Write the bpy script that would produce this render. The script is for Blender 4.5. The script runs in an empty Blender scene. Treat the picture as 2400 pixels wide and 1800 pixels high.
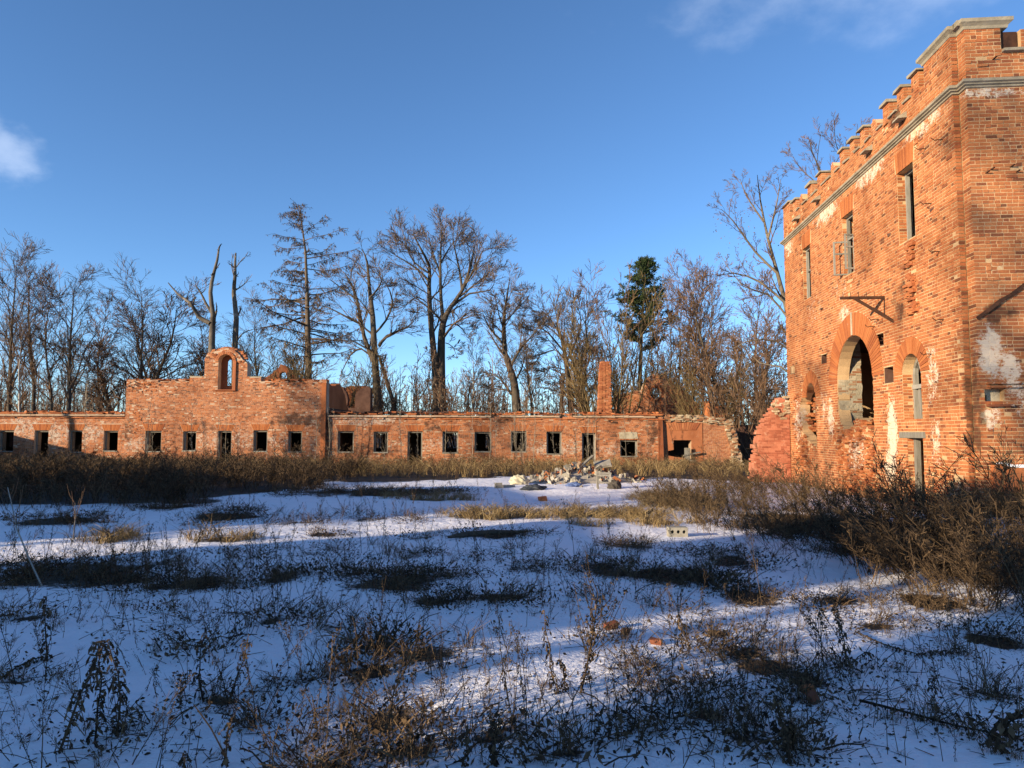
import bpy, bmesh, math, random
import numpy as np
from mathutils import Vector, Matrix
from mathutils.geometry import tessellate_polygon

S = bpy.context.scene
COL = S.collection
R = math.radians
# ---------------------------------------------------------------- camera
F = 1650.0            # focal length in pixels of a 2400 px wide frame
EYE = 1.8
P = math.atan(116.0 / F)
ROLL = R(0.15)
fw = np.array([0, math.cos(P), math.sin(P)])
up0 = np.array([0, -math.sin(P), math.cos(P)])
rt0 = np.array([1.0, 0, 0])
rt = math.cos(ROLL) * rt0 + math.sin(ROLL) * up0
up = -math.sin(ROLL) * rt0 + math.cos(ROLL) * up0
CAM = np.array([0, 0, EYE])
cam = bpy.data.cameras.new('camera')
cam.sensor_width = 36
cam.lens = 36 * F / 2400
cam.clip_end = 2000
camo = bpy.data.objects.new('camera', cam)
COL.objects.link(camo)
M = Matrix.Identity(4)
for i in range(3):
    M[i][0] = rt[i]; M[i][1] = up[i]; M[i][2] = -fw[i]; M[i][3] = CAM[i]
camo.matrix_world = M
S.camera = camo
# ---------------------------------------------------------------- sky and sun
SUN_EL, SUN_AZ = R(12.4), R(57)          # light travels 57 degrees right of straight ahead
sdir = Vector((math.sin(SUN_AZ) * math.cos(SUN_EL), math.cos(SUN_AZ) * math.cos(SUN_EL), -math.sin(SUN_EL)))
SUN_POWER, SKY_POWER, EXPOSURE = 5.0, 0.135, 0.92
sl = bpy.data.lights.new('sun', 'SUN')
sl.energy = SUN_POWER; sl.angle = R(0.5); sl.color = (1.0, 0.82, 0.57)
so = bpy.data.objects.new('sun', sl)
so.rotation_euler = sdir.to_track_quat('-Z', 'Y').to_euler()
so.location = (-40, -30, 30)
COL.objects.link(so)
W = bpy.data.worlds.new('World')
S.world = W
W.use_nodes = True
wn, wl = W.node_tree.nodes, W.node_tree.links
wn.clear()
wout = wn.new('ShaderNodeOutputWorld')
bg = wn.new('ShaderNodeBackground')
bg.inputs['Strength'].default_value = SKY_POWER
sky = wn.new('ShaderNodeTexSky')
sky.sky_type = 'NISHITA'
sky.sun_disc = False
sky.sun_elevation = SUN_EL
sky.sun_rotation = math.atan2(-sdir.x, -sdir.y)
sky.air_density = 1.0; sky.dust_density = 0.0; sky.ozone_density = 3.5; sky.altitude = 2600


def w_cloud(px, py, rx, ry, amount, src, nscale=8):
    """a wisp of cloud round one direction of the sky"""
    d = fw + rt * ((px - 1200) / F) - up * ((py - 900) / F)
    d = d / np.linalg.norm(d)
    tc = wn.new('ShaderNodeTexCoord')
    sub = wn.new('ShaderNodeVectorMath'); sub.operation = 'SUBTRACT'
    wl.new(tc.outputs['Generated'], sub.inputs[0]); sub.inputs[1].default_value = tuple(d)
    sc = wn.new('ShaderNodeVectorMath'); sc.operation = 'MULTIPLY'
    wl.new(sub.outputs[0], sc.inputs[0]); sc.inputs[1].default_value = (1 / rx, 1 / rx, 1 / ry)
    ln = wn.new('ShaderNodeVectorMath'); ln.operation = 'LENGTH'
    wl.new(sc.outputs[0], ln.inputs[0])
    mp = wn.new('ShaderNodeMapping'); mp.inputs['Scale'].default_value = (1, 1, 1.7)
    wl.new(tc.outputs['Generated'], mp.inputs[0])
    nz = wn.new('ShaderNodeTexNoise'); nz.inputs['Scale'].default_value = nscale; nz.inputs['Detail'].default_value = 7
    nz.inputs['Roughness'].default_value = 0.55
    wl.new(mp.outputs[0], nz.inputs['Vector'])
    ad = wn.new('ShaderNodeMath'); ad.operation = 'MULTIPLY_ADD'
    wl.new(nz.outputs[0], ad.inputs[0]); ad.inputs[1].default_value = -2.2; wl.new(ln.outputs['Value'], ad.inputs[2])
    mr = wn.new('ShaderNodeMapRange'); mr.interpolation_type = 'SMOOTHSTEP'
    wl.new(ad.outputs[0], mr.inputs[0])
    mr.inputs[1].default_value = -1.15; mr.inputs[2].default_value = -0.05
    mr.inputs[3].default_value = amount; mr.inputs[4].default_value = 0.0
    mx = wn.new('ShaderNodeMix'); mx.data_type = 'RGBA'
    wl.new(mr.outputs[0], mx.inputs[0]); wl.new(src, mx.inputs[6])
    mx.inputs[7].default_value = (4.6, 5.1, 6.0, 1)
    return mx.outputs[2]


hs = wn.new('ShaderNodeHueSaturation'); hs.inputs['Saturation'].default_value = 1.04; hs.inputs['Value'].default_value = 1.0
wl.new(sky.outputs[0], hs.inputs['Color'])
csrc = w_cloud(-30, 345, 0.055, 0.04, 0.30, hs.outputs[0], 17)
csrc = w_cloud(2200, -150, 0.30, 0.07, 0.28, csrc)
wl.new(csrc, bg.inputs[0])
wl.new(bg.outputs[0], wout.inputs[0])
vs = S.view_settings
vs.view_transform = 'Standard'; vs.look = 'None'; vs.gamma = 1.0; vs.exposure = EXPOSURE
vs.use_curve_mapping = False
S.cycles.max_bounces = 6
S.cycles.use_adaptive_sampling = True

# ================================================================ helpers
RNG = np.random.default_rng(7)
random.seed(7)


def V3(a):
    return Vector((float(a[0]), float(a[1]), float(a[2])))


def ray(x, y):
    return fw + rt * ((x - 1200) / F) - up * ((y - 900) / F)


def at(x, y, Y):
    d = ray(x, y)
    return CAM + d * (Y / d[1])


def on_ground(x, y, z=0.0):
    d = ray(x, y)
    return CAM + d * ((z - EYE) / d[2])


def tag(o, label=None, cat=None, group=None, kind=None):
    if label: o['label'] = label
    if cat: o['category'] = cat
    if group: o['group'] = group
    if kind: o['kind'] = kind
    return o


def empty(name, loc=(0, 0, 0), rz=0.0):
    o = bpy.data.objects.new(name, None)
    o.location = tuple(float(c) for c in loc); o.rotation_euler = (0, 0, rz)
    o.empty_display_size = 0.2
    COL.objects.link(o)
    return o


def link(name, mesh, mat=None, parent=None):
    if mat is not None and not mesh.materials:
        mesh.materials.append(mat)
    o = bpy.data.objects.new(name, mesh)
    COL.objects.link(o)
    if parent is not None:
        o.parent = parent
    return o


def mesh_np(name, verts, quads=None, tris=None, smooth=False):
    verts = np.asarray(verts, np.float32).reshape(-1, 3)
    q = np.zeros((0, 4), np.int32) if quads is None else np.asarray(quads, np.int32).reshape(-1, 4)
    t = np.zeros((0, 3), np.int32) if tris is None else np.asarray(tris, np.int32).reshape(-1, 3)
    me = bpy.data.meshes.new(name)
    me.vertices.add(len(verts)); me.vertices.foreach_set('co', verts.ravel())
    nl = q.size + t.size
    me.loops.add(nl)
    me.loops.foreach_set('vertex_index', np.concatenate([q.ravel(), t.ravel()]))
    npoly = len(q) + len(t)
    me.polygons.add(npoly)
    st = np.concatenate([np.arange(len(q)) * 4, q.size + np.arange(len(t)) * 3]).astype(np.int32)
    me.polygons.foreach_set('loop_start', st)
    me.polygons.foreach_set('use_smooth', np.full(npoly, bool(smooth)))
    me.update(calc_edges=True)
    return me


class MB:
    """collects verts / faces in plain lists"""
    def __init__(self):
        self.v = []; self.q = []; self.t = []

    def box(self, c, ax, ay, az, sx, sy, sz, jit=0.0):
        c = np.asarray(c, float); b = len(self.v)
        for dz in (-.5, .5):
            for dy in (-.5, .5):
                for dx in (-.5, .5):
                    p = c + np.asarray(ax) * (dx * sx) + np.asarray(ay) * (dy * sy) + np.asarray(az) * (dz * sz)
                    if jit: p = p + RNG.normal(0, jit, 3)
                    self.v.append(p)
        for f in ((0, 2, 3, 1), (4, 5, 7, 6), (0, 1, 5, 4), (2, 6, 7, 3), (0, 4, 6, 2), (1, 3, 7, 5)):
            self.q.append([b + i for i in f])
        return self

    def bar(self, p0, p1, w, h=None, ref=(0, 0, 1), jit=0.0):
        p0 = np.asarray(p0, float); p1 = np.asarray(p1, float); h = h or w
        d = p1 - p0; L = np.linalg.norm(d); d = d / L
        r = np.asarray(ref, float)
        if abs(d @ r) > .95: r = np.array([1., 0, 0])
        s = np.cross(d, r); s /= np.linalg.norm(s); u = np.cross(s, d)
        return self.box((p0 + p1) / 2, d, s, u, L, w, h, jit)

    def build(self, name, mat, parent=None):
        me = mesh_np(name, np.array(self.v), self.q or None, self.t or None)
        return link(name, me, mat, parent)


class Tubes:
    """polylines with radii -> one mesh, thin prisms"""
    def __init__(self):
        self.g = {}; self.leaves = []

    def add(self, pts, rad, sides=3):
        self.g.setdefault((len(pts), sides), []).append((pts, rad))

    def arrays(self):
        V = []; Q = []; n0 = 0
        for (n, s), items in self.g.items():
            Pm = np.array([[tuple(p) for p in it[0]] for it in items], np.float32)
            Rm = np.array([it[1] for it in items], np.float32)
            m = len(items)
            d = Pm[:, -1] - Pm[:, 0]
            d /= np.linalg.norm(d, axis=1, keepdims=True) + 1e-9
            ref = np.where(np.abs(d[:, 2:3]) > .9, np.array([[1., 0, 0]]), np.array([[0, 0, 1.]]))
            sx = np.cross(d, ref); sx /= np.linalg.norm(sx, axis=1, keepdims=True) + 1e-9
            sy = np.cross(d, sx)
            an = np.arange(s) * 2 * np.pi / s
            if s == 2:                      # the finest twigs: narrow blades turned at random
                ra = np.random.default_rng(m).uniform(0, np.pi, (m, 1))
                sx = sx * np.cos(ra) + sy * np.sin(ra)
                Rm = Rm * 1.3
            off = sx[:, None, None, :] * np.cos(an)[None, None, :, None] + sy[:, None, None, :] * np.sin(an)[None, None, :, None]
            vv = Pm[:, :, None, :] + off * Rm[:, :, None, None]
            V.append(vv.reshape(-1, 3))
            idx = n0 + np.arange(m * n * s).reshape(m, n, s)
            a = idx[:, :-1, :]; b = idx[:, 1:, :]
            a2 = np.roll(a, -1, axis=2); b2 = np.roll(b, -1, axis=2)
            qq = np.stack([a, a2, b2, b], -1)
            Q.append((qq[:, :, :1] if s == 2 else qq).reshape(-1, 4))
            n0 += m * n * s
        if self.leaves:
            lv = np.array(self.leaves, np.float32).reshape(-1, 3)
            V.append(lv); Q.append(n0 + np.arange(len(lv)).reshape(-1, 4))
        if not V:
            return np.zeros((0, 3)), np.zeros((0, 4), int)
        return np.concatenate(V), np.concatenate(Q)

    def build(self, name, mat, parent=None, smooth=True):
        v, q = self.arrays()
        return link(name, mesh_np(name, v, q, smooth=smooth), mat, parent)

    def leaf(self, p, d, L, w, rng=random):
        """a little bent quad"""
        p = Vector(p); d = Vector(d).normalized()
        s = d.cross(Vector((rng.uniform(-1, 1), rng.uniform(-1, 1), rng.uniform(-.3, .6))))
        if s.length < 1e-4: s = Vector((1, 0, 0))
        s.normalize()
        m = p + d * L * .55
        self.leaves += [tuple(p), tuple(m + s * w), tuple(p + d * L), tuple(m - s * w)]


# ---------------------------------------------------------------- materials
def newmat(name):
    m = bpy.data.materials.new(name); m.use_nodes = True
    nt = m.node_tree; n = nt.nodes; l = nt.links
    b = n['Principled BSDF']
    b.inputs['Roughness'].default_value = .9
    b.inputs['Specular IOR Level'].default_value = .15
    return m, n, l, b


def N(n, t, **kw):
    x = n.new(t)
    for k, v in kw.items(): setattr(x, k, v)
    return x


def noise(n, l, scale, detail=4, rough=.6, vec=None, stretch=None):
    t = n.new('ShaderNodeTexNoise')
    t.inputs['Scale'].default_value = scale; t.inputs['Detail'].default_value = detail; t.inputs['Roughness'].default_value = rough
    if vec is None:
        vec = n.new('ShaderNodeNewGeometry').outputs['Position']
    if stretch:
        mp = n.new('ShaderNodeMapping'); mp.inputs['Scale'].default_value = stretch
        l.new(vec, mp.inputs[0]); vec = mp.outputs[0]
    l.new(vec, t.inputs['Vector'])
    return t.outputs[0]


def ramp(n, l, fac, stops, interp='LINEAR'):
    r = n.new('ShaderNodeValToRGB'); r.color_ramp.interpolation = interp
    e = r.color_ramp.elements
    while len(e) < len(stops): e.new(.5)
    for i, (p, c) in enumerate(stops):
        e[i].position = p; e[i].color = (c[0], c[1], c[2], 1) if not isinstance(c, (int, float)) else (c, c, c, 1)
    l.new(fac, r.inputs[0])
    return r.outputs[0]


def mix(n, l, fac, a, b, mode='MIX'):
    m = n.new('ShaderNodeMix'); m.data_type = 'RGBA'; m.blend_type = mode
    for s, v in ((0, fac), (6, a), (7, b)):
        if hasattr(v, 'is_output'): l.new(v, m.inputs[s])
        elif isinstance(v, (int, float)): m.inputs[s].default_value = v
        else: m.inputs[s].default_value = (v[0], v[1], v[2], 1)
    return m.outputs[2]


def mth(n, l, op, a, b=None, c=None):
    m = n.new('ShaderNodeMath'); m.operation = op
    for i, v in enumerate((a, b, c)):
        if v is None: continue
        if hasattr(v, 'is_output'): l.new(v, m.inputs[i])
        else: m.inputs[i].default_value = v
    return m.outputs[0]


def rng_map(n, l, v, a, b, c=0., d=1., smooth=True):
    m = n.new('ShaderNodeMapRange')
    if smooth: m.interpolation_type = 'SMOOTHSTEP'
    l.new(v, m.inputs[0])
    for i, x in enumerate((a, b, c, d)): m.inputs[i + 1].default_value = x
    return m.outputs[0]


def bump(n, l, b, h, strength=.4, dist=.02):
    x = n.new('ShaderNodeBump'); x.inputs['Strength'].default_value = strength; x.inputs['Distance'].default_value = dist
    l.new(h, x.inputs['Height']); l.new(x.outputs[0], b.inputs['Normal'])


def island(n, l):
    g = n.new('ShaderNodeNewGeometry').outputs['Random Per Island']
    o = n.new('ShaderNodeObjectInfo').outputs['Random']
    return mth(n, l, 'FRACT', mth(n, l, 'ADD', g, o))


def blobs(n, l, spots):
    """soft ellipsoidal stain areas at places on the wall: (centre, radii, strength)"""
    pos = n.new('ShaderNodeNewGeometry').outputs['Position']
    out = None
    for c, r, s in spots:
        a = N(n, 'ShaderNodeVectorMath', operation='SUBTRACT'); l.new(pos, a.inputs[0]); a.inputs[1].default_value = c
        d = N(n, 'ShaderNodeVectorMath', operation='DIVIDE'); l.new(a.outputs[0], d.inputs[0]); d.inputs[1].default_value = r
        e = N(n, 'ShaderNodeVectorMath', operation='LENGTH'); l.new(d.outputs[0], e.inputs[0])
        m = rng_map(n, l, e.outputs['Value'], .25, 1.15, s, 0.)
        out = m if out is None else mth(n, l, 'MAXIMUM', out, m)
    return out


def brick_material(name, stops, white_spots=None, dark_spots=None, white_amt=.5, white_col=(.66, .55, .42), rough_scale=1.0, spread=.45, bare=0.0):
    m, n, l, b = newmat(name)
    c = ramp(n, l, island(n, l), stops)
    big = noise(n, l, .55, 4)
    c = mix(n, l, rng_map(n, l, big, .42, .72, 0, .55), c, mix(n, l, 1, c, (.42, .33, .30), 'MULTIPLY'))
    fine = noise(n, l, 38, 4, .7)
    c = mix(n, l, rng_map(n, l, fine, .35, .75, 0, .5), c, mix(n, l, 1, c, (.5, .42, .38), 'MULTIPLY'))
    wn_ = noise(n, l, 2.6, 6, .72)
    lo = .67 - .1 * white_amt
    w = rng_map(n, l, wn_, lo, lo + .14, 0, .55)
    if white_spots:
        bl = blobs(n, l, white_spots)
        w2 = noise(n, l, 5.5, 5, .75)
        w2 = mth(n, l, 'ADD', mth(n, l, 'MULTIPLY', w2, .6), mth(n, l, 'MULTIPLY', noise(n, l, 17, 5, .8, stretch=(1, 1, 1.6)), .4))
        w2 = mth(n, l, 'MULTIPLY_ADD', w2, 2.3, -.65)
        w = mth(n, l, 'MAXIMUM', w, rng_map(n, l, mth(n, l, 'MULTIPLY_ADD', bl, spread, w2), .76, .98, 0, .88))
    c = mix(n, l, w, c, white_col)
    if dark_spots:
        bl = blobs(n, l, dark_spots)
        w3 = noise(n, l, 3.2, 4, .6)
        c = mix(n, l, rng_map(n, l, mth(n, l, 'MULTIPLY_ADD', bl, .5, w3), .68, .95, 0, .75), c, (.035, .022, .017))
    l.new(c, b.inputs['Base Color'])
    bump(n, l, b, noise(n, l, 60 * rough_scale, 5, .7), .5, .012)
    return m


def simple_mat(name, stops, scale=3.0, detail=6, rough=.9, bscale=None, bstr=.4, bdist=.02, per_island=0.0, stretch=None):
    m, n, l, b = newmat(name)
    f = noise(n, l, scale, detail, .65, stretch=stretch)
    if per_island:
        f = mth(n, l, 'ADD', mth(n, l, 'MULTIPLY', f, 1 - per_island), mth(n, l, 'MULTIPLY', island(n, l), per_island))
    l.new(ramp(n, l, f, stops), b.inputs['Base Color'])
    b.inputs['Roughness'].default_value = rough
    bump(n, l, b, noise(n, l, bscale or scale * 6, 5, .7), bstr, bdist)
    return m


TO = at(2283, 1000, 14.5); TO = np.array([TO[0], TO[1], 0.0])       # tower corner on the ground
_g = ray(1345, 1016); TA = np.array([_g[0], _g[1], 0]); TA /= np.linalg.norm(TA)   # along its side, away
TB = np.array([TA[1], -TA[0], 0])                                                   # along its front, right


def tp(u, v, z):
    return TO + TA * u + TB * v + np.array([0, 0, z])


def spot(u, v, z, ru, rz, s=1.0):
    p = tp(u, v, z)
    return (tuple(p), (max(ru, .3), ru, rz), s)


TW = [spot(3.75, 0, 1.9, .42, 1.15, 1.3), spot(3.9, 0, 1.0, .5, .8, 1.2), spot(1.55, 0, 1.7, .35, .8, .8), spot(8.1, 0, 2.3, .45, 1.0, .9), spot(8.6, 0, 2.7, .5, .8, .7),
      spot(1.5, 0, 9.05, 1.6, .35, .8), spot(4.6, 0, 9.05, 1.4, .45, 1.0), spot(8.0, 0, 9.0, 1.6, .5, 1.0), spot(12.0, 0, 8.9, .8, .5, .9),
      spot(0, .38, 3.5, .36, .8, 1.25), spot(0, .75, 3.1, .32, .75, 1.1), spot(0, .35, 2.15, .25, .35, .9), spot(0, .9, 2.6, .5, .6, .55), spot(0, .6, 9.05, .9, .2, .9),
      spot(6.7, 0, 5.4, .8, .5, .8), spot(1.6, 0, 3.2, .5, 1.1, .75), spot(11.4, 0, 2.3, .6, 1.2, .9), spot(6.0, 0, 1.2, 1.0, .8, .75), spot(.8, 0, .6, .8, .5, .5), spot(7.0, 0, 6.2, 1.2, .6, .45), spot(9.5, 0, 6.0, 1.5, .8, .45)]
TD = [spot(.15, .1, 2.2, .32, 1.8, .9), spot(3.2, 0, 4.9, .7, .6, .7), spot(3.0, 0, 5.6, .6, .7, .5), spot(2.6, 0, 6.1, .5, .9, .45), spot(0, .6, 4.3, .5, .3, .9), spot(3.0, 0, 9.9, .6, .4, .8), spot(10.2, 0, 8.0, .3, 1.0, .5)]
TSTOPS = [(0, (.17, .066, .034)), (.08, (.30, .10, .045)), (.22, (.40, .132, .052)), (.6, (.46, .165, .062)), (1, (.51, .205, .082))]
M_TBRICK = brick_material('tower_brick', TSTOPS, TW, TD, .12)
M_TMORTAR = brick_material('tower_mortar', [(0, (.60, .40, .21)), (1, (.68, .47, .27))], TW, TD, .3)
M_ARCH = brick_material('arch_brick', [(0, (.34, .105, .040)), (.5, (.45, .150, .050)), (1, (.50, .18, .062))], None, None, .1)
FSTOPS = [(0, (.16, .06, .031)), (.15, (.32, .105, .043)), (.6, (.45, .15, .055)), (1, (.52, .20, .082))]
def wsp(x, y, rx, ry, k=1.0):
    p = at(x, y, 41.0)
    return ((float(p[0]), 41.0, float(p[2])), (rx, 1.2, ry), k)


FW = [wsp(150, 1015, 5.0, 1.0, .75), wsp(50, 1000, 2.2, .9, .8), wsp(330, 1040, 1.6, .8, .7), wsp(560, 1030, 5.5, .9, .62), wsp(850, 985, 3.5, .5, .8), wsp(1000, 1040, 4.0, .7, .6), wsp(1300, 1050, 3.0, .7, .75), wsp(1430, 1055, 1.3, .7, .6), wsp(700, 990, 2.0, .6, .5)]
FD = [wsp(690, 985, 2.2, .7, .8), wsp(480, 1000, 2.0, .5, .55), wsp(760, 1000, .6, 1.8, .8), wsp(1010, 1000, 1.6, .6, .6), wsp(300, 1010, .8, 1.6, .6), wsp(860, 1060, 4.0, .6, .6), wsp(1180, 985, 1.2, .4, .6), wsp(1530, 1010, .7, 1.2, .7)]
M_FBRICK = brick_material('wing_brick', FSTOPS, FW, FD, .55, (.50, .42, .34))
M_FMORTAR = brick_material('wing_mortar', [(0, (.46, .32, .21)), (1, (.54, .39, .27))], FW, FD, .7, (.52, .44, .36))
M_ENDBRICK = brick_material('end_brick', [(0, (.34, .11, .05)), (1, (.50, .20, .085))], None, None, .7, (.58, .47, .34))
M_RED = simple_mat('red_plaster', [(.25, (.24, .075, .045)), (.45, (.40, .115, .068)), (.6, (.46, .17, .10)), (.8, (.55, .30, .20))], 2.6, 7, .9, 18, .5, .03)
M_REDB = brick_material('red_washed_brick', [(0, (.30, .095, .052)), (.5, (.46, .155, .085)), (1, (.54, .22, .125))], None, None, 1.2, (.60, .36, .23))
M_LIMEB = brick_material('limewashed_brick', [(0, (.32, .13, .06)), (.35, (.36, .20, .11)), (.6, (.40, .31, .20)), (1, (.52, .43, .30))], None, None, .3)
M_STONE = simple_mat('cornice_stone', [(.3, (.20, .17, .12)), (.6, (.33, .28, .20)), (.8, (.40, .36, .29))], 3, 6, .9, 20, .5, .02)
M_LIME = simple_mat('lime_rubble', [(.25, (.24, .16, .09)), (.5, (.46, .35, .22)), (.75, (.62, .52, .38))], 4, 7, .95, 14, .9, .06, per_island=.4)
M_PLASTER = simple_mat('old_plaster', [(.3, (.26, .21, .14)), (.5, (.40, .34, .24)), (.8, (.50, .44, .33))], 2.2, 7, .95, 12, .7, .04)
M_WOOD = simple_mat('grey_wood', [(.3, (.14, .125, .10)), (.6, (.27, .25, .21)), (.85, (.38, .36, .31))], 5, 5, .85, 30, .5, .01, stretch=(4, 4, .5), per_island=.3)
M_IRON = simple_mat('rusty_iron', [(.3, (.035, .018, .012)), (.7, (.09, .04, .022))], 8, 5, .7, 30, .3, .005)
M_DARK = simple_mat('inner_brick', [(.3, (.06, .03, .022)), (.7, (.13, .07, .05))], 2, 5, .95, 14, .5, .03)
M_BARK = simple_mat('bark', [(.25, (.045, .036, .028)), (.6, (.105, .082, .060)), (.85, (.17, .138, .10))], 2.5, 6, .95, 12, .8, .03, stretch=(3, 3, .6))
M_TWIG = simple_mat('twigs_brown', [(.2, (.078, .054, .038)), (.8, (.185, .128, .085))], 3, 3, .95, 10, .2, .01, per_island=.6)
M_TWIGR = simple_mat('twigs_reddish', [(.2, (.085, .050, .031)), (.8, (.20, .118, .068))], 3, 3, .95, 10, .2, .01, per_island=.6)
M_TWIGY = simple_mat('twigs_olive', [(.2, (.085, .058, .026)), (.8, (.19, .13, .06))], 3, 3, .95, 10, .2, .01, per_island=.6)
M_PALE = simple_mat('pale_bark', [(.3, (.30, .27, .23)), (.7, (.52, .49, .44))], 4, 4, .9, 10, .3, .01)
M_DEADW = simple_mat('dead_wood', [(.3, (.055, .045, .036)), (.6, (.15, .125, .10)), (.8, (.42, .39, .35))], .8, 4, .9, 10, .4, .02)
M_NEEDLE = simple_mat('pine_needles', [(.2, (.018, .030, .012)), (.8, (.055, .075, .026))], 3, 3, .9, 10, .1, .01, per_island=.6)
M_WEED = simple_mat('dry_weed', [(.15, (.055, .034, .018)), (.55, (.13, .080, .042)), (.9, (.24, .165, .085))], 2, 3, .95, 10, .1, .01, per_island=.7)
M_WEEDK = simple_mat('dark_weed', [(.15, (.026, .018, .012)), (.55, (.068, .044, .026)), (.9, (.16, .105, .058))], 2, 3, .95, 10, .1, .01, per_island=.7)  # dark brown weeds; also carries painted shade in two thickets
M_STRAW = simple_mat('straw_grass', [(.15, (.12, .075, .032)), (.6, (.27, .185, .085)), (.9, (.40, .30, .15))], 2, 3, .95, 10, .1, .01, per_island=.7)
M_CONC = simple_mat('concrete', [(.3, (.20, .18, .14)), (.7, (.36, .33, .27))], 6, 6, .9, 30, .5, .01)
M_DEBRIS = simple_mat('rubble_white', [(.2, (.10, .085, .065)), (.5, (.25, .22, .18)), (.8, (.46, .42, .36))], 6, 5, .9, 16, .5, .03, per_island=.6)

# ---------------------------------------------------------------- wall building


class Frame:
    def __init__(s, O, a, n):
        s.O = np.asarray(O, float); s.a = np.asarray(a, float); s.n = np.asarray(n, float)

    def p(s, u, z, d=0.0):
        u = np.asarray(u, float); z = np.asarray(z, float); d = np.asarray(d, float)
        return s.O + u[..., None] * s.a + d[..., None] * s.n + z[..., None] * np.array([0, 0, 1.0])


def prism_arrays(fr, outer, holes, d0, d1):
    loops = [outer] + list(holes)
    flat = [p for lp in loops for p in lp]
    tess = tessellate_polygon([[Vector((p[0], p[1], 0)) for p in lp] for lp in loops])
    u = np.array([p[0] for p in flat]); z = np.array([p[1] for p in flat])
    n = len(flat)
    v = np.concatenate([fr.p(u, z, np.full(n, d0)), fr.p(u, z, np.full(n, d1))])
    t = [list(x) for x in tess] + [[i + n for i in reversed(x)] for x in tess]
    q = []; o = 0
    for lp in loops:
        k = len(lp)
        for i in range(k):
            j = (i + 1) % k
            q.append([o + i, o + j, o + n + j, o + n + i])
        o += k
    return v, q, t


def prism(name, fr, outer, holes, d0, d1, mat, parent=None):
    v, q, t = prism_arrays(fr, outer, holes, d0, d1)
    me = mesh_np(name, v, q, t)
    bm = bmesh.new(); bm.from_mesh(me); bmesh.ops.recalc_face_normals(bm, faces=bm.faces); bm.to_mesh(me); bm.free()
    return link(name, me, mat, parent)


def pt_in_poly(u, z, poly):
    u = np.asarray(u); z = np.asarray(z)
    ins = np.zeros(u.shape, bool)
    n = len(poly)
    for i in range(n):
        x1, y1 = poly[i]; x2, y2 = poly[(i + 1) % n]
        if y1 == y2: continue
        c = ((y1 > z) != (y2 > z)) & (u < (x2 - x1) * (z - y1) / (y2 - y1) + x1)
        ins ^= c
    return ins


def solid(outer, holes):
    def f(u, z):
        r = pt_in_poly(u, z, outer)
        for h in holes: r &= ~pt_in_poly(u, z, h)
        return r
    return f


def lay_bricks(u0, u1, z0, z1, inside, course=.078, L=.238, joint=.017, rng=None, drop=0.0):
    """-> array of (u, z, length, height, course_is_header)"""
    rng = rng or RNG
    out = []
    nc = max(1, round((z1 - z0) / course))
    course = (z1 - z0) / nc
    us = np.arange(u0 + .01, u1, .02)
    for i in range(nc):
        z = z0 + i * course
        ok = inside(us, np.full(us.shape, z + course / 2))
        if not ok.any(): continue
        e = np.diff(np.concatenate([[0], ok.astype(int), [0]]))
        for s, t in zip(np.where(e == 1)[0], np.where(e == -1)[0]):
            a = u0 + s * .02; b = min(u0 + t * .02, u1)
            head = i % 2
            x = a; first = True
            while x < b - .02:
                long_ = rng.random() < (.62 if not head else .22)
                if first: long_ = not head
                l_ = (L if long_ else L / 2) * (1 + rng.normal(0, .035))
                if first: l_ *= rng.uniform(.9, 1.05)
                first = False
                if b - (x + l_) < .07: l_ = b - x
                if drop == 0 or rng.random() > drop:
                    out.append((x + joint * .3, z + joint / 2, l_ - joint * .6 if False else l_ - joint, course - joint, head))
                x += l_
    return np.array(out).reshape(-1, 5)


BOXQ = np.array([[4, 5, 7, 6], [0, 1, 5, 4], [2, 6, 7, 3], [0, 4, 6, 2], [1, 3, 7, 5]])


def bricks_arrays(fr, B, d_in=-.006, d_out=0.0, jit=.004, rough=.0025, ero=None):
    if ero is not None and len(B):
        er = ero(B[:, 0] + B[:, 2] / 2, B[:, 1])
        keep = RNG.random(len(B)) > .2 * er
        B = B[keep]; jit = .004 + .022 * er[keep]; rough = (.0025 + .008 * er[keep])
    n = len(B)
    if n == 0: return np.zeros((0, 3)), np.zeros((0, 4), int)
    dd = d_out + RNG.normal(0, jit, n)
    dd = np.clip(dd, d_in + .002, .05)
    U = np.stack([B[:, 0], B[:, 0] + B[:, 2]], 1); Z = np.stack([B[:, 1], B[:, 1] + B[:, 3]], 1)
    c = np.zeros((n, 8, 3))
    k = 0
    for di in (0, 1):
        for zi in (0, 1):
            for ui in (0, 1):
                uu = U[:, ui] + RNG.normal(0, rough, n); zz = Z[:, zi] + RNG.normal(0, rough, n)
                c[:, k] = fr.p(uu, zz, dd if di else np.full(n, d_in - .01))
                k += 1
    idx = (np.arange(n) * 8)[:, None, None] + BOXQ[None]
    return c.reshape(-1, 3), idx.reshape(-1, 4)


class Acc:
    def __init__(s): s.v = []; s.q = []; s.n = 0

    def add(s, v, q):
        if len(v) == 0: return
        s.v.append(np.asarray(v)); s.q.append(np.asarray(q) + s.n); s.n += len(v)

    def build(s, name, mat, parent=None, kind=None):
        o = link(name, mesh_np(name, np.concatenate(s.v), np.concatenate(s.q)), mat, parent)
        if kind: o['kind'] = kind
        return o


def rect(u0, u1, z0, z1):
    return [(u0, z0), (u1, z0), (u1, z1), (u0, z1)]


def arch(u0, u1, z0, zs, n=14):
    c = (u0 + u1) / 2; r = (u1 - u0) / 2
    return [(u0, z0), (u1, z0)] + [(c + r * math.cos(t), zs + r * math.sin(t)) for t in np.linspace(0, math.pi, n)]


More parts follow.
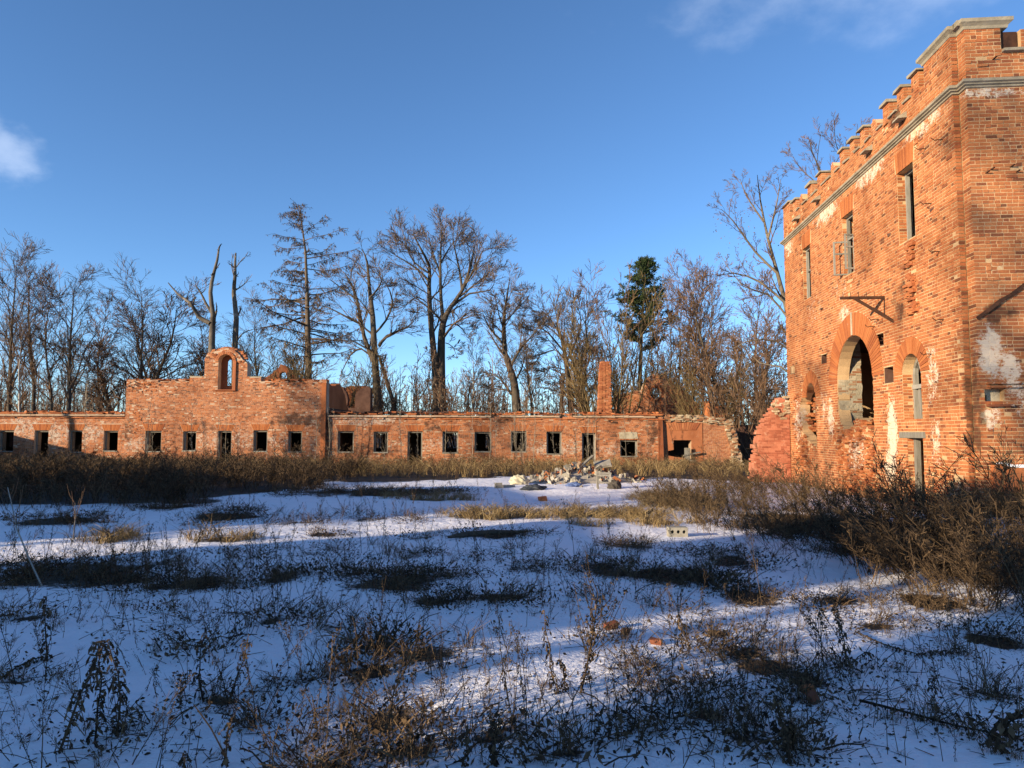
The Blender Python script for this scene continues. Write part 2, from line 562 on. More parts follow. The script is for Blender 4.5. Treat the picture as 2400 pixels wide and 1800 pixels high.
def ragged(pts, amp, step=.12, rng=None):
    """subdivide an outline and shift its points in brick-like steps"""
    rng = rng or RNG
    out = []
    for i in range(len(pts) - 1):
        a = np.array(pts[i], float); b = np.array(pts[i + 1], float)
        k = max(1, int(np.linalg.norm(b - a) / step))
        for j in range(k):
            p = a + (b - a) * j / k
            if not (i == 0 and j == 0): p = p + rng.uniform(-amp, amp, 2)
            out.append((float(p[0]), float(p[1])))
    out.append(tuple(pts[-1]))
    return out


def voussoirs(fr, c, zs, r0, r1, n, d0=-.02, d1=.012, a0=0, a1=math.pi, gap=.07):
    v = []; q = []
    for i in range(n):
        t0 = a0 + (a1 - a0) * (i + gap) / n; t1 = a0 + (a1 - a0) * (i + 1 - gap) / n
        k = len(v)
        dd = d1 + RNG.normal(0, .003)
        for d in (d0, dd):
            for (r, t) in ((r0, t0), (r1, t0), (r0, t1), (r1, t1)):
                v.append(fr.p(np.array(c + r * math.cos(t)), np.array(zs + r * math.sin(t)), np.array(d)))
        q += [[k + j for j in f] for f in BOXQ.tolist()]
    return np.array(v).reshape(-1, 3), np.array(q)


def flat_arch(fr, u0, u1, z0, z1, n, spread=.18, d0=-.02, d1=.008):
    v = []; q = []
    for i in range(n):
        k = len(v); dd = d1 + RNG.normal(0, .003)
        f0 = (i + .08) / n; f1 = (i + .92) / n
        for d in (d0, dd):
            for (f, top) in ((f0, 0), (f1, 0), (f0, 1), (f1, 1)):
                a = (u0 - spread * top); b = (u1 + spread * top)
                v.append(fr.p(np.array(a + (b - a) * f), np.array(z1 if top else z0), np.array(d)))
        q += [[k + j for j in f] for f in BOXQ.tolist()]
    return np.array(v).reshape(-1, 3), np.array(q)


def sweep(name, path, prof, mat, parent, closed=False, conv=None):
    """path: orthogonal (u, v) points, prof: (offset outward, z); outward is to the left of travel"""
    n = len(path); pts = np.array(path, float)
    nor = []
    segs = n if closed else n - 1
    for i in range(segs):
        d = pts[(i + 1) % n] - pts[i]; d /= np.linalg.norm(d); nor.append(np.array([-d[1], d[0]]))
    V = []
    for (o, z) in prof:
        for i in range(n):
            if closed:
                m = nor[i - 1] + nor[i] if abs(nor[i - 1] @ nor[i]) < .5 else nor[i]
            elif i == 0: m = nor[0]
            elif i == n - 1: m = nor[-1]
            else: m = nor[i - 1] + nor[i] if abs(nor[i - 1] @ nor[i]) < .5 else nor[i]
            p = pts[i] + m * o
            V.append(conv(p[0], p[1], z))
    Q = []
    for k in range(len(prof) - 1):
        for i in range(segs):
            j = (i + 1) % n
            Q.append([k * n + i, k * n + j, (k + 1) * n + j, (k + 1) * n + i])
    me = mesh_np(name, np.array(V), Q)
    return link(name, me, mat, parent)

# ================================================================ ground
def smooth_noise(x, y, s=1.0, seed=0):
    """cheap repeatable 2-D noise in -1..1"""
    rs = np.random.default_rng(100 + seed)
    out = 0; amp = 1; tot = 0
    for o in range(4):
        for k in range(3):
            an = rs.uniform(0, 2 * math.pi); ph = rs.uniform(0, 6.28, 2); f = s * (1.9 ** o) * rs.uniform(.8, 1.25)
            out = out + amp * np.sin((x * math.cos(an) + y * math.sin(an)) * f + ph[0] + 1.3 * np.sin((x * math.sin(an) - y * math.cos(an)) * f * .7 + ph[1]))
            tot += amp * .7
        amp *= .6
    return out / tot


def ground_z(x, y):
    x = np.asarray(x, float); y = np.asarray(y, float)
    z = .055 * smooth_noise(x, y, .55, 1) + .02 * smooth_noise(x, y, 2.6, 2)
    z = z + .30 * np.exp(-(((x - 9.2) / 2.6) ** 2 + ((y - 12.6) / 2.6) ** 2))       # bank against the tower corner
    z = z + .12 * np.exp(-(((x - 8) / 2.0) ** 2 + ((y - 8) / 1.6) ** 2))
    return z


# vegetation patches: px centre, px half sizes, kind, density
PATCH = [
    (160, 1345, 300, 48, 'weed', 1.0), (470, 1360, 190, 34, 'weed', .8), (60, 1440, 70, 12, 'mat', .8), (40, 1585, 60, 12, 'mat', .5),
    (520, 1215, 110, 20, 'mat', 1.0), (700, 1225, 110, 10, 'mat', .5), (270, 1258, 70, 14, 'straw', .9), (520, 1262, 90, 9, 'straw', .8),
    (130, 1225, 160, 14, 'mat', 1.0), (860, 1155, 270, 14, 'mat', 1.0), (760, 1250, 60, 8, 'mat', .6), (400, 1190, 90, 12, 'mat', .8),
    (1010, 1168, 130, 7, 'straw', .5), (1190, 1208, 190, 11, 'straw', 1.0), (1420, 1205, 140, 12, 'straw', .9), (1390, 1232, 60, 7, 'straw', .6),
    (1150, 1253, 130, 7, 'mat', .9), (1600, 1180, 120, 22, 'straw', .9), (1540, 1222, 80, 16, 'straw', .7),
    (940, 1365, 175, 36, 'mat', 1.0), (1180, 1408, 150, 20, 'mat', .9), (830, 1345, 70, 16, 'mat', .6), (1010, 1415, 100, 22, 'mat', .9),
    (1240, 1345, 120, 34, 'weed', .35), (1420, 1335, 100, 26, 'weed', .9), (1580, 1350, 140, 34, 'mat', 1.0), (1750, 1390, 100, 28, 'mat', .9),
    (1000, 1555, 110, 36, 'mat', .95), (860, 1590, 90, 30, 'mat', .9), (720, 1600, 60, 16, 'mat', .6), (800, 1480, 90, 20, 'weed', .5),
    (880, 1530, 90, 30, 'weed', .8), (660, 1350, 90, 30, 'weed', .5), (640, 1460, 60, 26, 'weed', .5), (520, 1640, 70, 14, 'mat', .7), (310, 1715, 50, 8, 'mat', .8),
    (1760, 1520, 110, 40, 'mat', .7), (1900, 1590, 90, 34, 'mat', .9), (1870, 1640, 60, 24, 'mat', .8), (1680, 1480, 70, 24, 'weed', .7), (1800, 1560, 120, 40, 'weed', .5),
    (2060, 1455, 75, 20, 'mat', 1.0), (2200, 1410, 90, 30, 'weed', 1.0), (2340, 1500, 70, 28, 'mat', .9), (2250, 1530, 60, 14, 'mat', .5), (1980, 1400, 110, 26, 'mat', .7),
    (2120, 1290, 260, 60, 'mat', 1.0), (1880, 1240, 220, 46, 'mat', .9), (2350, 1360, 120, 70, 'mat', 1.0),
    (950, 1765, 190, 50, 'mat', .9), (1150, 1740, 120, 40, 'weed', .9), (900, 1700, 120, 50, 'weed', .8), (780, 1790, 90, 30, 'weed', .8), (1330, 1780, 90, 30, 'weed', .6),
    (1650, 1690, 120, 50, 'weed', .6), (1560, 1620, 90, 30, 'mat', .35), (1750, 1740, 120, 50, 'weed', .6), (1860, 1760, 60, 40, 'mat', .5), (2330, 1620, 80, 22, 'mat', .6), (2340, 1740, 70, 26, 'mat', .9),
    (1520, 1560, 60, 12, 'mat', .35), (1430, 1500, 50, 9, 'mat', .4), (1000, 1255, 60, 8, 'weed', .4), (760, 1790, 60, 18, 'mat', .6), (1480, 1720, 70, 20, 'mat', .35),
    (720, 1300, 240, 34, 'weed', .30), (1120, 1300, 240, 26, 'weed', .28), (560, 1440, 260, 36, 'weed', .22), (1450, 1420, 200, 30, 'weed', .2), (900, 1215, 200, 18, 'weed', .3), (1500, 1290, 90, 20, 'mat', .6), (1720, 1310, 110, 26, 'mat', .7),
    (600, 1700, 60, 14, 'mat', .35), (420, 1520, 80, 10, 'mat', .25), (1700, 1620, 90, 18, 'mat', .35), (2050, 1560, 120, 14, 'mat', .25), (2130, 1690, 120, 12, 'mat', .3),
]
PG = []
for (cx, cy, hw, hh, kd, den) in PATCH:
    c = on_ground(cx, cy)
    y0 = on_ground(cx, cy + hh)[1]; y1 = on_ground(cx, max(cy - hh, 1100))[1]
    PG.append((c[0], (y0 + y1) / 2, hw / F * c[1], (y1 - y0) / 2, kd, den))


def patch_mask(x, y, only=None):
    m = np.zeros(np.shape(x)) - 1.0
    for (cx, cy, rx, ry, kd, den) in PG:
        if only and kd not in only: continue
        r = np.sqrt(((x - cx) / rx) ** 2 + ((y - cy) / ry) ** 2)
        m = np.maximum(m, (1 - r) * (.5 + .5 * den) - .25 * (1 - den))
    # ground under the thickets along the buildings
    m = np.maximum(m, (y - 25.0 - 1.5 * np.sin(x * .35) + 2.5 * np.exp(-((x - 1) / 4.0) ** 2) * -1) / 3.0 * np.where(x > -14, 1, 0) - .3)
    lx = -x - 6.5 - .9 * np.sin(y * .7)
    m = np.maximum(m, np.minimum(np.minimum(lx / 2.0, (y - 17.5) / 1.5), 1.0))
    return m


gx = np.unique(np.concatenate([np.linspace(-400, -40, 16), np.arange(-40, -12, .6), np.arange(-12, 16, .12), np.arange(16, 40, .6), np.linspace(40, 400, 16)]))
gy = np.unique(np.concatenate([np.linspace(-60, 1, 20), np.arange(1, 14, .09), np.arange(14, 46, .25), np.linspace(46, 700, 40)]))
GX, GY = np.meshgrid(gx, gy)
MSK = patch_mask(GX, GY) + .35 * smooth_noise(GX, GY, 3.1, 5) + .12 * smooth_noise(GX, GY, 9, 6)
far_bare = np.clip((GY - 41) / 3, -1, 1) * .12
MSK = np.maximum(MSK, far_bare)
GZ = ground_z(GX, GY)
bare = np.clip(MSK * 1.1, 0, 1)
GZ = GZ - .02 * bare
gv = np.stack([GX, GY, GZ], -1).reshape(-1, 3)
nx, ny = len(gx), len(gy)
ii = np.arange(nx * ny).reshape(ny, nx)
gq = np.stack([ii[:-1, :-1], ii[:-1, 1:], ii[1:, 1:], ii[1:, :-1]], -1).reshape(-1, 4)
gm = mesh_np('snowy_ground', gv, gq, smooth=True)
at_ = gm.attributes.new('bare', 'FLOAT', 'POINT')
at_.data.foreach_set('value', bare.reshape(-1).astype(np.float32))
m_, n_, l_, b_ = newmat('snow_and_turf')
ba = n_.new('ShaderNodeAttribute'); ba.attribute_name = 'bare'
fn = noise(n_, l_, 14, 6, .72)
bm_ = rng_map(n_, l_, mth(n_, l_, 'ADD', ba.outputs['Fac'], mth(n_, l_, 'MULTIPLY', fn, 1.1)), .88, 1.12)
speck = rng_map(n_, l_, noise(n_, l_, 9, 8, .85), .62, .69, 0, .75)
spz = rng_map(n_, l_, noise(n_, l_, .7, 4, .6), .42, .62)
bm_ = mth(n_, l_, 'MAXIMUM', bm_, mth(n_, l_, 'MULTIPLY', speck, spz))
turf = ramp(n_, l_, noise(n_, l_, 9, 6, .7), [(.3, (.018, .013, .009)), (.55, (.05, .035, .022)), (.8, (.11, .08, .045))])
snowc = ramp(n_, l_, noise(n_, l_, 1.2, 4, .6), [(.3, (.82, .79, .81)), (.7, (.89, .86, .87))])
l_.new(mix(n_, l_, bm_, snowc, turf), b_.inputs['Base Color'])
b_.inputs['Roughness'].default_value = .7
hb = mth(n_, l_, 'ADD', mth(n_, l_, 'MULTIPLY', noise(n_, l_, 4.5, 5, .6), .8), mth(n_, l_, 'MULTIPLY', noise(n_, l_, 35, 4, .6), .12))
bump(n_, l_, b_, hb, .8, .08)
g_o = link('snowy_ground', gm, m_)
tag(g_o, 'courtyard ground under thin snow with bare brown patches', kind='structure')

# ================================================================ tower
TLEN, TDEP, TTH = 12.6, 9.0, .75
RA, RB = .28, .14                       # rebated near corner
tower = empty('castle_gatehouse', tp(0, 0, 0))
tag(tower, 'tall two-storey red brick gatehouse with crenellated parapet and large arch on the right', 'building')
tower_inv = Matrix.Translation(-V3(tp(0, 0, 0)))


def own(o, root=tower):
    """keep world-space mesh data while parenting under a moved Empty"""
    o.parent = root
    o.matrix_parent_inverse = Matrix.Translation(-root.location)
    return o


side_f = Frame(TO, TA, -TB)             # u along the side, d outward (left)
front_f = Frame(TO, TB, -TA)            # u along the front, d outward (to the camera)
reb1_f = Frame(tp(RA, 0, 0), TB, -TA)   # small faces of the rebate
reb2_f = Frame(tp(0, RB, 0), TA, -TB)
PAR = 9.984                              # parapet top
rg = np.random.default_rng(3)
# openings on the side face
w_open = [rect(2.15, 3.0, 6.58, 8.4), rect(5.85, 6.7, 6.58, 8.4), rect(9.62, 10.42, 6.56, 8.4)]
arch_hole = [(4.86, 1.98)] + arch(4.86, 7.46, 2.6, 3.40)[1:2][:0] + [(4.84, 3.40)]
arch_hole = [(p[0], p[1]) for p in [(6.15 + 1.31 * math.cos(t), 3.40 + 1.31 * math.sin(t)) for t in np.linspace(math.pi, 0, 17)]]
# going down the near jamb, along the ragged sill, up the far jamb
near_j = [(4.84, 3.4)]
arch_poly = [(7.46, 3.40)] + [(6.15 + 1.31 * math.cos(t), 3.40 + 1.31 * math.sin(t)) for t in np.linspace(0, math.pi, 17)][1:] 
sill_pts = [(4.84, 3.40), (4.86, 1.86), (5.15, 1.75), (5.4, 2.0), (5.75, 2.1), (6.0, 2.3), (6.35, 2.0), (6.9, 1.84), (7.3, 2.2), (7.46, 2.6), (7.46, 3.40)]
arch_poly = arch_poly[:-1] + ragged(sill_pts, .035, .09, rg)[:-1]
small_poly = ragged([(9.47, 3.1), (9.47, 1.36), (9.9, 1.45), (10.5, 1.62), (10.9, 1.9), (11.2, 2.5), (11.1, 2.95), (10.7, 3.35), (10.45, 3.4)], .05, .1, rg) + [(9.95 + .48 * math.cos(t), 3.1 + .48 * math.sin(t)) for t in np.linspace(.9, math.pi, 8)][:-1]
arw_poly = arch(2.14, 3.1, 2.15, 3.29, 12)
door_poly = rect(2.16, 2.97, -.3, 1.74)
put = [rect(4.08, 4.64, 4.16, 4.5), rect(8.32, 8.84, 4.1, 4.42), rect(11.66, 12.2, 4.06, 4.36), rect(3.58, 4.12, 3.14, 3.56)]
side_out = rect(RA, TLEN, -.3, PAR)
holes = w_open + [arch_poly, small_poly, arw_poly]
holes_cut = holes + put
# the door reaches the ground: notch in the outline
side_out = [(RA + .006, -.3), (2.16, -.3), (2.16, 1.74), (2.97, 1.74), (2.97, -.3), (TLEN, -.3), (TLEN, PAR), (RA + .006, PAR)]
wall = own(prism('side_wall', side_f, side_out, holes_cut, -.006, -.36, M_TMORTAR))
fr_out = rect(RB + .006, TDEP, -.3, PAR)
niche = rect(.24, .62, 2.46, 2.76)
own(prism('front_wall', front_f, fr_out, [niche], -.006, -TTH, M_TMORTAR))
own(prism('niche_back', front_f, rect(.2, .66, 2.42, 2.8), [rect(.30, .36, 2.5, 2.62)], -.16, -.2, M_PLASTER))
own(prism('back_wall', Frame(tp(TLEN, 0, 0), TB, TA), rect(.03, TDEP, -.3, PAR), [], 0, -.7, M_TMORTAR))
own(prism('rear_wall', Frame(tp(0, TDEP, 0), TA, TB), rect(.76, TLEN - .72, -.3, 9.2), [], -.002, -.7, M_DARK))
own(prism('rebate_wall', reb1_f, rect(.012, RB + .3, -.3, PAR - .004), [], -.006, -.30, M_TMORTAR))
mb = MB()
for z in (4.95, 9.0):
    mb.box(tp(TLEN / 2, TDEP / 2 + .05, z), TA, TB, (0, 0, 1), TLEN - 1.5, TDEP - 1.5, .25)
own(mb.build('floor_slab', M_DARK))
# inner walls seen through the arch and the arched window
own(prism('passage_wall', Frame(tp(7.462, 0, 0), TB, -TA), ragged([(.345, -.2), (.74, -.2), (.76, 2.0), (.7, 3.2), (.74, 4.9), (.345, 4.9), (.345, -.2)], .03, .2, rg)[:-1], [], 0, -.4, M_PLASTER))
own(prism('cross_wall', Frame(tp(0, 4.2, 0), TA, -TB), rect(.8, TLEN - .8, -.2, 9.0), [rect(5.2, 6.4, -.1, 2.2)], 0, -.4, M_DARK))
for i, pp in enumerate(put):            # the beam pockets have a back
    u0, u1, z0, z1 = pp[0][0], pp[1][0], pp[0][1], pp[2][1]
    mbp = MB(); mbp.box(tp(u1 - .012, .19, (z0 + z1) / 2), TA, TB, (0, 0, 1), .03, .35, z1 - z0 - .004); mbp.box(tp((u0 + u1) / 2, .19, z0 + .012), TA, TB, (0, 0, 1), u1 - u0 - .05, .35, .03); own(mbp.build('pocket_lining', M_DARK))  # dark plates put shade into the pocket sides
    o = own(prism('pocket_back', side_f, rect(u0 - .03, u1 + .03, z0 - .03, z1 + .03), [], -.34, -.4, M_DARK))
# plaster skins on the reveals of the big arch (far jamb)
own(prism('jamb_plaster', Frame(tp(7.462, 0, 0), TB, -TA), ragged([(.05, 2.6), (.3, 2.45), (.55, 2.75), (.74, 2.5), (.74, 3.5), (.04, 3.5)], .02, .1, rg), [], .012, -.004, M_PLASTER))

a3 = Acc()
pw = Frame(tp(7.45, 0, 0), TB, -TA)
a3.add(*bricks_arrays(pw, lay_bricks(.34, .74, -.1, 4.4, lambda a, b: np.ones(a.shape, bool), rng=rg, drop=.2), d_in=-.012, d_out=.004, jit=.008))
a3.add(*bricks_arrays(pw, lay_bricks(.02, .34, 2.62, 3.5, lambda a, b: np.ones(a.shape, bool), rng=rg, drop=.3), d_in=-.012, d_out=.006, jit=.008))
own(a3.build('passage_bricks', M_LIMEB, None, 'stuff'))
# ---- brick courses
in_side = solid(side_out, holes_cut)
ring = [(6.15, 3.40, 1.31, 1.98), (9.95, 3.1, .48, .90), (2.62, 3.29, .48, .88)]


def in_side2(u, z):
    r = in_side(u, z)
    for (c, zs, r0, r1) in ring:
        rr = np.hypot(u - c, z - zs)
        r &= ~((rr < r1) & (z > zs))
    for w in w_open:                    # painted flat lintels
        c = (w[0][0] + w[1][0]) / 2
        r &= ~((np.abs(u - c) < .52) & (z > w[2][1]) & (z < w[2][1] + .52))
    return r


BS = lay_bricks(RA, TLEN, -.234, PAR, in_side2, rng=rg)
BF = lay_bricks(RB, 4.6, -.234, PAR, solid(fr_out, [niche]), rng=rg)
acc = Acc()
ERO = [(2.45, 6.2, .28, .5, .9), (2.35, 5.5, .2, .5, .9), (2.3, 4.8, .16, .45, .8), (2.0, 8.9, .35, .3, .7), (6.1, 1.2, 1.5, .9, 1.0), (10.6, 2.2, 1.2, 1.6, 1.0), (3.2, 9.8, .9, .35, .8), (11.6, 9.7, .8, .5, .8), (8.3, 9.75, .7, .3, .7), (10.5, 8.3, .25, 1.4, .8), (8.0, 2.0, .5, .8, .6), (4.0, 2.6, .4, .8, .6), (1.2, .6, 1.0, .7, .6), (.5, 4.4, .2, 3.0, .35), (6.2, 6.2, .5, .3, .6)]


def ero_side(u, z):
    e = np.zeros(len(u))
    for (cu, cz, ru, rz, k) in ERO: e = np.maximum(e, k * np.clip(1.25 - np.hypot((u - cu) / ru, (z - cz) / rz), 0, 1))
    return np.clip(e * (1 + .5 * smooth_noise(u, z, 4, 3)), 0, 1)


def ero_front(u, z):
    e = np.zeros(len(u))
    for (cu, cz, ru, rz, k) in ((.7, 10.0, .5, .3, .8), (.5, 5.15, .22, .35, .9), (.5, 2.3, .4, .6, .9), (.8, 7.4, .6, .25, .5), (1.1, 3.0, .4, .7, .6), (.4, 9.7, .2, .3, .6)): e = np.maximum(e, k * np.clip(1.25 - np.hypot((u - cu) / ru, (z - cz) / rz), 0, 1))
    return e


acc.add(*bricks_arrays(side_f, BS, ero=ero_side))
# the 300 front bricks that show largest become single bricks, the rest one mass
vis = (BF[:, 0] < 1.2)
score = np.where(vis & (BF[:, 1] > .7), BF[:, 2] * (1.0 - .02 * np.abs(BF[:, 1] - 3.0)), 0)
pick = np.argsort(-score)[:300]
rest = np.ones(len(BF), bool); rest[pick] = False
acc.add(*bricks_arrays(front_f, BF[rest], ero=ero_front))
acc.add(*bricks_arrays(reb1_f, lay_bricks(0, RB, -.234, PAR, lambda u, z: np.ones(u.shape, bool), L=.28, rng=rg)))
acc.add(*bricks_arrays(reb2_f, lay_bricks(0, RA, -.234, PAR, lambda u, z: np.ones(u.shape, bool), L=.28, rng=rg)))
own(acc.build('brick_courses', M_TBRICK, None, 'stuff'))
ub = mesh_np('brick', np.array([[x, y, z] for y in (0.0, -1.0) for z in (0, 1) for x in (0, 1)]) , BOXQ)
ub.materials.append(M_TBRICK)
bmx = bmesh.new(); bmx.from_mesh(ub); bmesh.ops.recalc_face_normals(bmx, faces=bmx.faces); bmx.to_mesh(ub); bmx.free()
frz = math.atan2(TB[1], TB[0])
for i in pick:
    u, z, L_, h, _ = BF[i]
    o = bpy.data.objects.new('brick', ub)
    COL.objects.link(o); o.parent = tower
    loc = TB * u + np.array([0, 0, z]) + TA * .024
    o.location = tuple(loc); o.rotation_euler = (0, 0, frz)
    o.scale = (L_, .024 + float(np.clip(rg.normal(.001, .003), -.003, .01)), h)
# reveals: brick edges on the jambs of the windows (far jambs face the camera)
acc = Acc()
for (u, z0, z1) in ((3.0, 6.6, 8.4), (6.7, 6.6, 8.4), (10.42, 6.6, 8.4), (3.1, 2.16, 3.3), (2.97, -.1, 1.7), (7.46, -.1, 2.6)):
    jf = Frame(tp(u - .008, 0, 0), TB, -TA)
    acc.add(*bricks_arrays(jf, lay_bricks(0.01, .34, z0, z1, lambda a, b: np.ones(a.shape, bool), rng=rg, drop=.06)))
o = own(acc.build('jamb_bricks', M_TBRICK, None, 'stuff'))
# rough broken bricks inside the two ruined openings
acc = MB()
for k in range(420):
    if k < 230:
        u = rg.uniform(9.5, 11.15); z = rg.uniform(1.3, 3.35); d = rg.uniform(.15, .6) + .35 * (11.3 - u) / 1.8
        if not pt_in_poly(np.array([u]), np.array([z]), small_poly)[0] or (u < 9.95 and z > 1.7): continue
    else:
        u = rg.uniform(4.9, 7.4); z = 1.95 + .3 * math.exp(-((u - 6) / .5) ** 2) - rg.uniform(0, .3); d = rg.uniform(.05, .6)
    ang = rg.normal(0, .12)
    ax = TA * math.cos(ang) + TB * math.sin(ang)
    acc.box(tp(u, d, z), ax, np.cross((0, 0, 1), ax), (0, 0, 1), rg.uniform(.14, .27), rg.uniform(.1, .2), .066, .006)
for k in range(330):
    if k < 200: u = rg.uniform(4.9, 7.5); z = rg.uniform(.15, 1.95); d = rg.uniform(-.07, .03) * (1 if abs(u - 6.1) < .9 else .4)
    elif k < 270: u = rg.uniform(10.0, 11.9); z = rg.uniform(.4, 3.3); d = rg.uniform(-.06, .03)
    else: u = 2.4 + rg.normal(0, .12); z = rg.uniform(4.7, 6.5); d = rg.uniform(-.035, .02)
    if pt_in_poly(np.array([u]), np.array([z]), small_poly)[0] or pt_in_poly(np.array([u]), np.array([z]), arch_poly)[0]: continue
    ang = rg.normal(0, .10); ax = TA * math.cos(ang) + TB * math.sin(ang)
    acc.box(tp(u, d, z), ax, np.cross((0, 0, 1), ax), (0, 0, 1), rg.uniform(.09, .24), .12, .064, .007)
o = own(acc.build('broken_bricks', M_TBRICK, None)); o['kind'] = 'stuff'
o = own(prism('rubble_fill', side_f, ragged([(9.95, 1.3), (10.5, 1.5), (11.3, 1.5), (11.3, 3.2), (10.75, 3.5), (10.35, 3.2), (10.2, 2.2), (9.95, 1.3)], .05, .15, rg)[:-1], [], -.52, -.72, M_LIME))
gm_ = MB()
for (u, z, w_, h_) in ((6.5, 1.72, .25, .10), (6.35, 1.55, .10, .22), (6.15, 1.3, .16, .1), (6.75, 1.05, .08, .3), (6.6, .85, .18, .09), (5.95, 1.62, .09, .16), (6.3, .6, .1, .2), (10.9, 1.2, .14, .1), (8.6, 5.95, .2, .05), (3.5, 7.0, .14, .05), (1.35, 6.95, .16, .05)):
    gm_.box(tp(u, .0, z), TA, TB, (0, 0, 1), w_, .03, h_, .018)
o = own(gm_.build('missing_bricks', M_DARK)); o['kind'] = 'stuff'  # dark slabs stand in for the shade inside brick holes
# arch rings, each voussoir a real wedge
for (c, zs, r0, r1), nn in zip(ring, (58, 26, 26)):
    v, q = voussoirs(side_f, c, zs, r0, r1, nn)
    me = mesh_np('arch_ring', v, q); o = own(link('arch_ring', me, M_ARCH))
    if r1 > 1.5:
        own(prism('keystone_stripe', side_f, [(c - .04, zs + r0 + .01), (c + .05, zs + r0 + .01), (c + .06, zs + r1 + .02), (c - .05, zs + r1 + .02)], [], .026, -.01, M_PLASTER))
for w in w_open:
    u0, u1, z1 = w[0][0], w[1][0], w[2][1]
    v, q = flat_arch(side_f, u0 - .02, u1 + .02, z1 + .0, z1 + .5, 13, .06)
    own(link('flat_lintel', mesh_np('flat_lintel', v, q), M_ARCH))

# ---- cornice, parapet, merlons
tconv = lambda u, v, z: tp(u, v, z)
path = [(TLEN, 4.6), (TLEN, 0), (RA, 0), (RA, RB), (0, RB), (0, 4.6)]
prof = [(.001, 9.14), (.03, 9.15), (.03, 9.185), (.075, 9.20), (.075, 9.225), (.12, 9.245), (.12, 9.30), (.08, 9.325), (.001, 9.345)]
prof = [(-o if False else o, z) for o, z in prof]
own(sweep('cornice', [(p[0], p[1]) for p in path], prof, M_STONE, None, conv=tconv))


def merlon(u0, u1, z0, z1, cap=True, broken=False, th=.45):
    f = Frame(TO, TA, -TB)
    if broken:
        top = ragged([(u1, z1 - .1), ((u0 + u1) / 2, z1 - .02), (u0, z1 - .22)], .06, .09, rg)
        outl = [(u0, z0), (u1, z0)] + top
    else:
        outl = rect(u0, u1, z0, z1)
    o = own(prism('merlon', f, outl, [], -.006, -th, M_TMORTAR))
    a2 = Acc()
    a2.add(*bricks_arrays(f, lay_bricks(u0, u1, z0, z1, solid(outl, []), rng=rg)))
    f2 = Frame(tp(u0 - .008, 0, 0), TB, -TA)
    a2.add(*bricks_arrays(f2, lay_bricks(.0, th, z0, z1 - (.2 if broken else 0), lambda a, b: np.ones(a.shape, bool), rng=rg)))
    bo = a2.build('merlon_bricks', M_TBRICK, None, 'stuff'); bo.parent = o
    if cap:
        m_ = MB()
        m_.box(tp((u0 + u1) / 2, th / 2 - .01, z1 + .045), TA, TB, (0, 0, 1), u1 - u0 + .10, th + .12, .065, .012)
        c_ = m_.build('merlon_cap', M_STONE); c_.parent = o
    return o


mer = [(1.72, 2.08, 1, 0), (2.5, 2.84, 1, 0), (3.3, 3.66, 1, 0), (4.05, 4.4, 0, 1), (4.82, 5.16, 1, 0), (5.58, 5.92, 1, 0), (6.36, 6.7, 1, 0), (7.12, 7.46, 0, 1), (8.3, 8.72, 1, 0), (9.3, 9.72, 1, 0), (10.3, 10.6, 0, 1), (10.95, 11.4, 1, 0)]
for (u0, u1, cp, br) in mer:
    merlon(u0, u1, PAR + .002, 10.43, bool(cp), bool(br))
for i in range(len(mer) - 1):
    msill = MB()
    a = mer[i][1] + .01; b = mer[i + 1][0] - .01
    msill.box(tp((a + b) / 2, .2, PAR + .03), TA, TB, (0, 0, 1), b - a, .5, .05, .01)
    own(msill.build('embrasure_sill', M_STONE))
# corner merlons with moulded caps
for (ua, ub_, full) in ((.0, 1.46, True), (11.75, TLEN, False)):
    if full:
        pth = [(1.46, 0), (RA, 0), (RA, RB), (0, RB), (0, 1.08), (.5, 1.08), (.5, .5), (1.46, .5)]
        own(prism('corner_merlon', side_f, rect(RA + .006, 1.46, PAR + .002, 10.46), [], -.006, -.5, M_TMORTAR))
        own(prism('corner_merlon', front_f, rect(RB + .006, .88, PAR + .002, 10.46), [], -.006, -.5, M_TMORTAR))
        a2 = Acc()
        a2.add(*bricks_arrays(side_f, lay_bricks(RA, 1.46, PAR + .002, 10.46, lambda a, b: np.ones(a.shape, bool), rng=rg)))
        a2.add(*bricks_arrays(front_f, lay_bricks(RB, .88, PAR + .002, 10.46, lambda a, b: np.ones(a.shape, bool), rng=rg)))
        a2.add(*bricks_arrays(reb1_f, lay_bricks(0, RB, PAR, 10.46, lambda a, b: np.ones(a.shape, bool), rng=rg)))
        a2.add(*bricks_arrays(reb2_f, lay_bricks(0, RA, PAR, 10.46, lambda a, b: np.ones(a.shape, bool), rng=rg)))
        own(a2.build('merlon_bricks', M_TBRICK, None, 'stuff'))
        own(prism('rebate_merlon', reb1_f, rect(.012, RB + .3, PAR, 10.455), [], -.006, -.3, M_TMORTAR))
        cap = [(1.5, 0), (RA, 0), (RA, RB), (0, RB), (0, 1.0), (.52, 1.0), (.52, .52), (1.5, .52)]
        pr = [(-.10, 10.44), (.015, 10.44), (.03, 10.50), (.07, 10.54), (.10, 10.565), (.10, 10.64), (.04, 10.665), (-.16, 10.68)]
        own(sweep('moulded_cap', cap, pr, M_STONE, None, closed=True, conv=tconv))
        mb = MB(); mb.box(tp(.75, .26, 10.60), TA, TB, (0, 0, 1), 1.5, .5, .12); mb.box(tp(.26, .5, 10.605), TA, TB, (0, 0, 1), .5, .98, .12)
        own(mb.build('cap_core', M_STONE))
    else:
        merlon(11.75, TLEN, PAR + .004, 10.6, True)
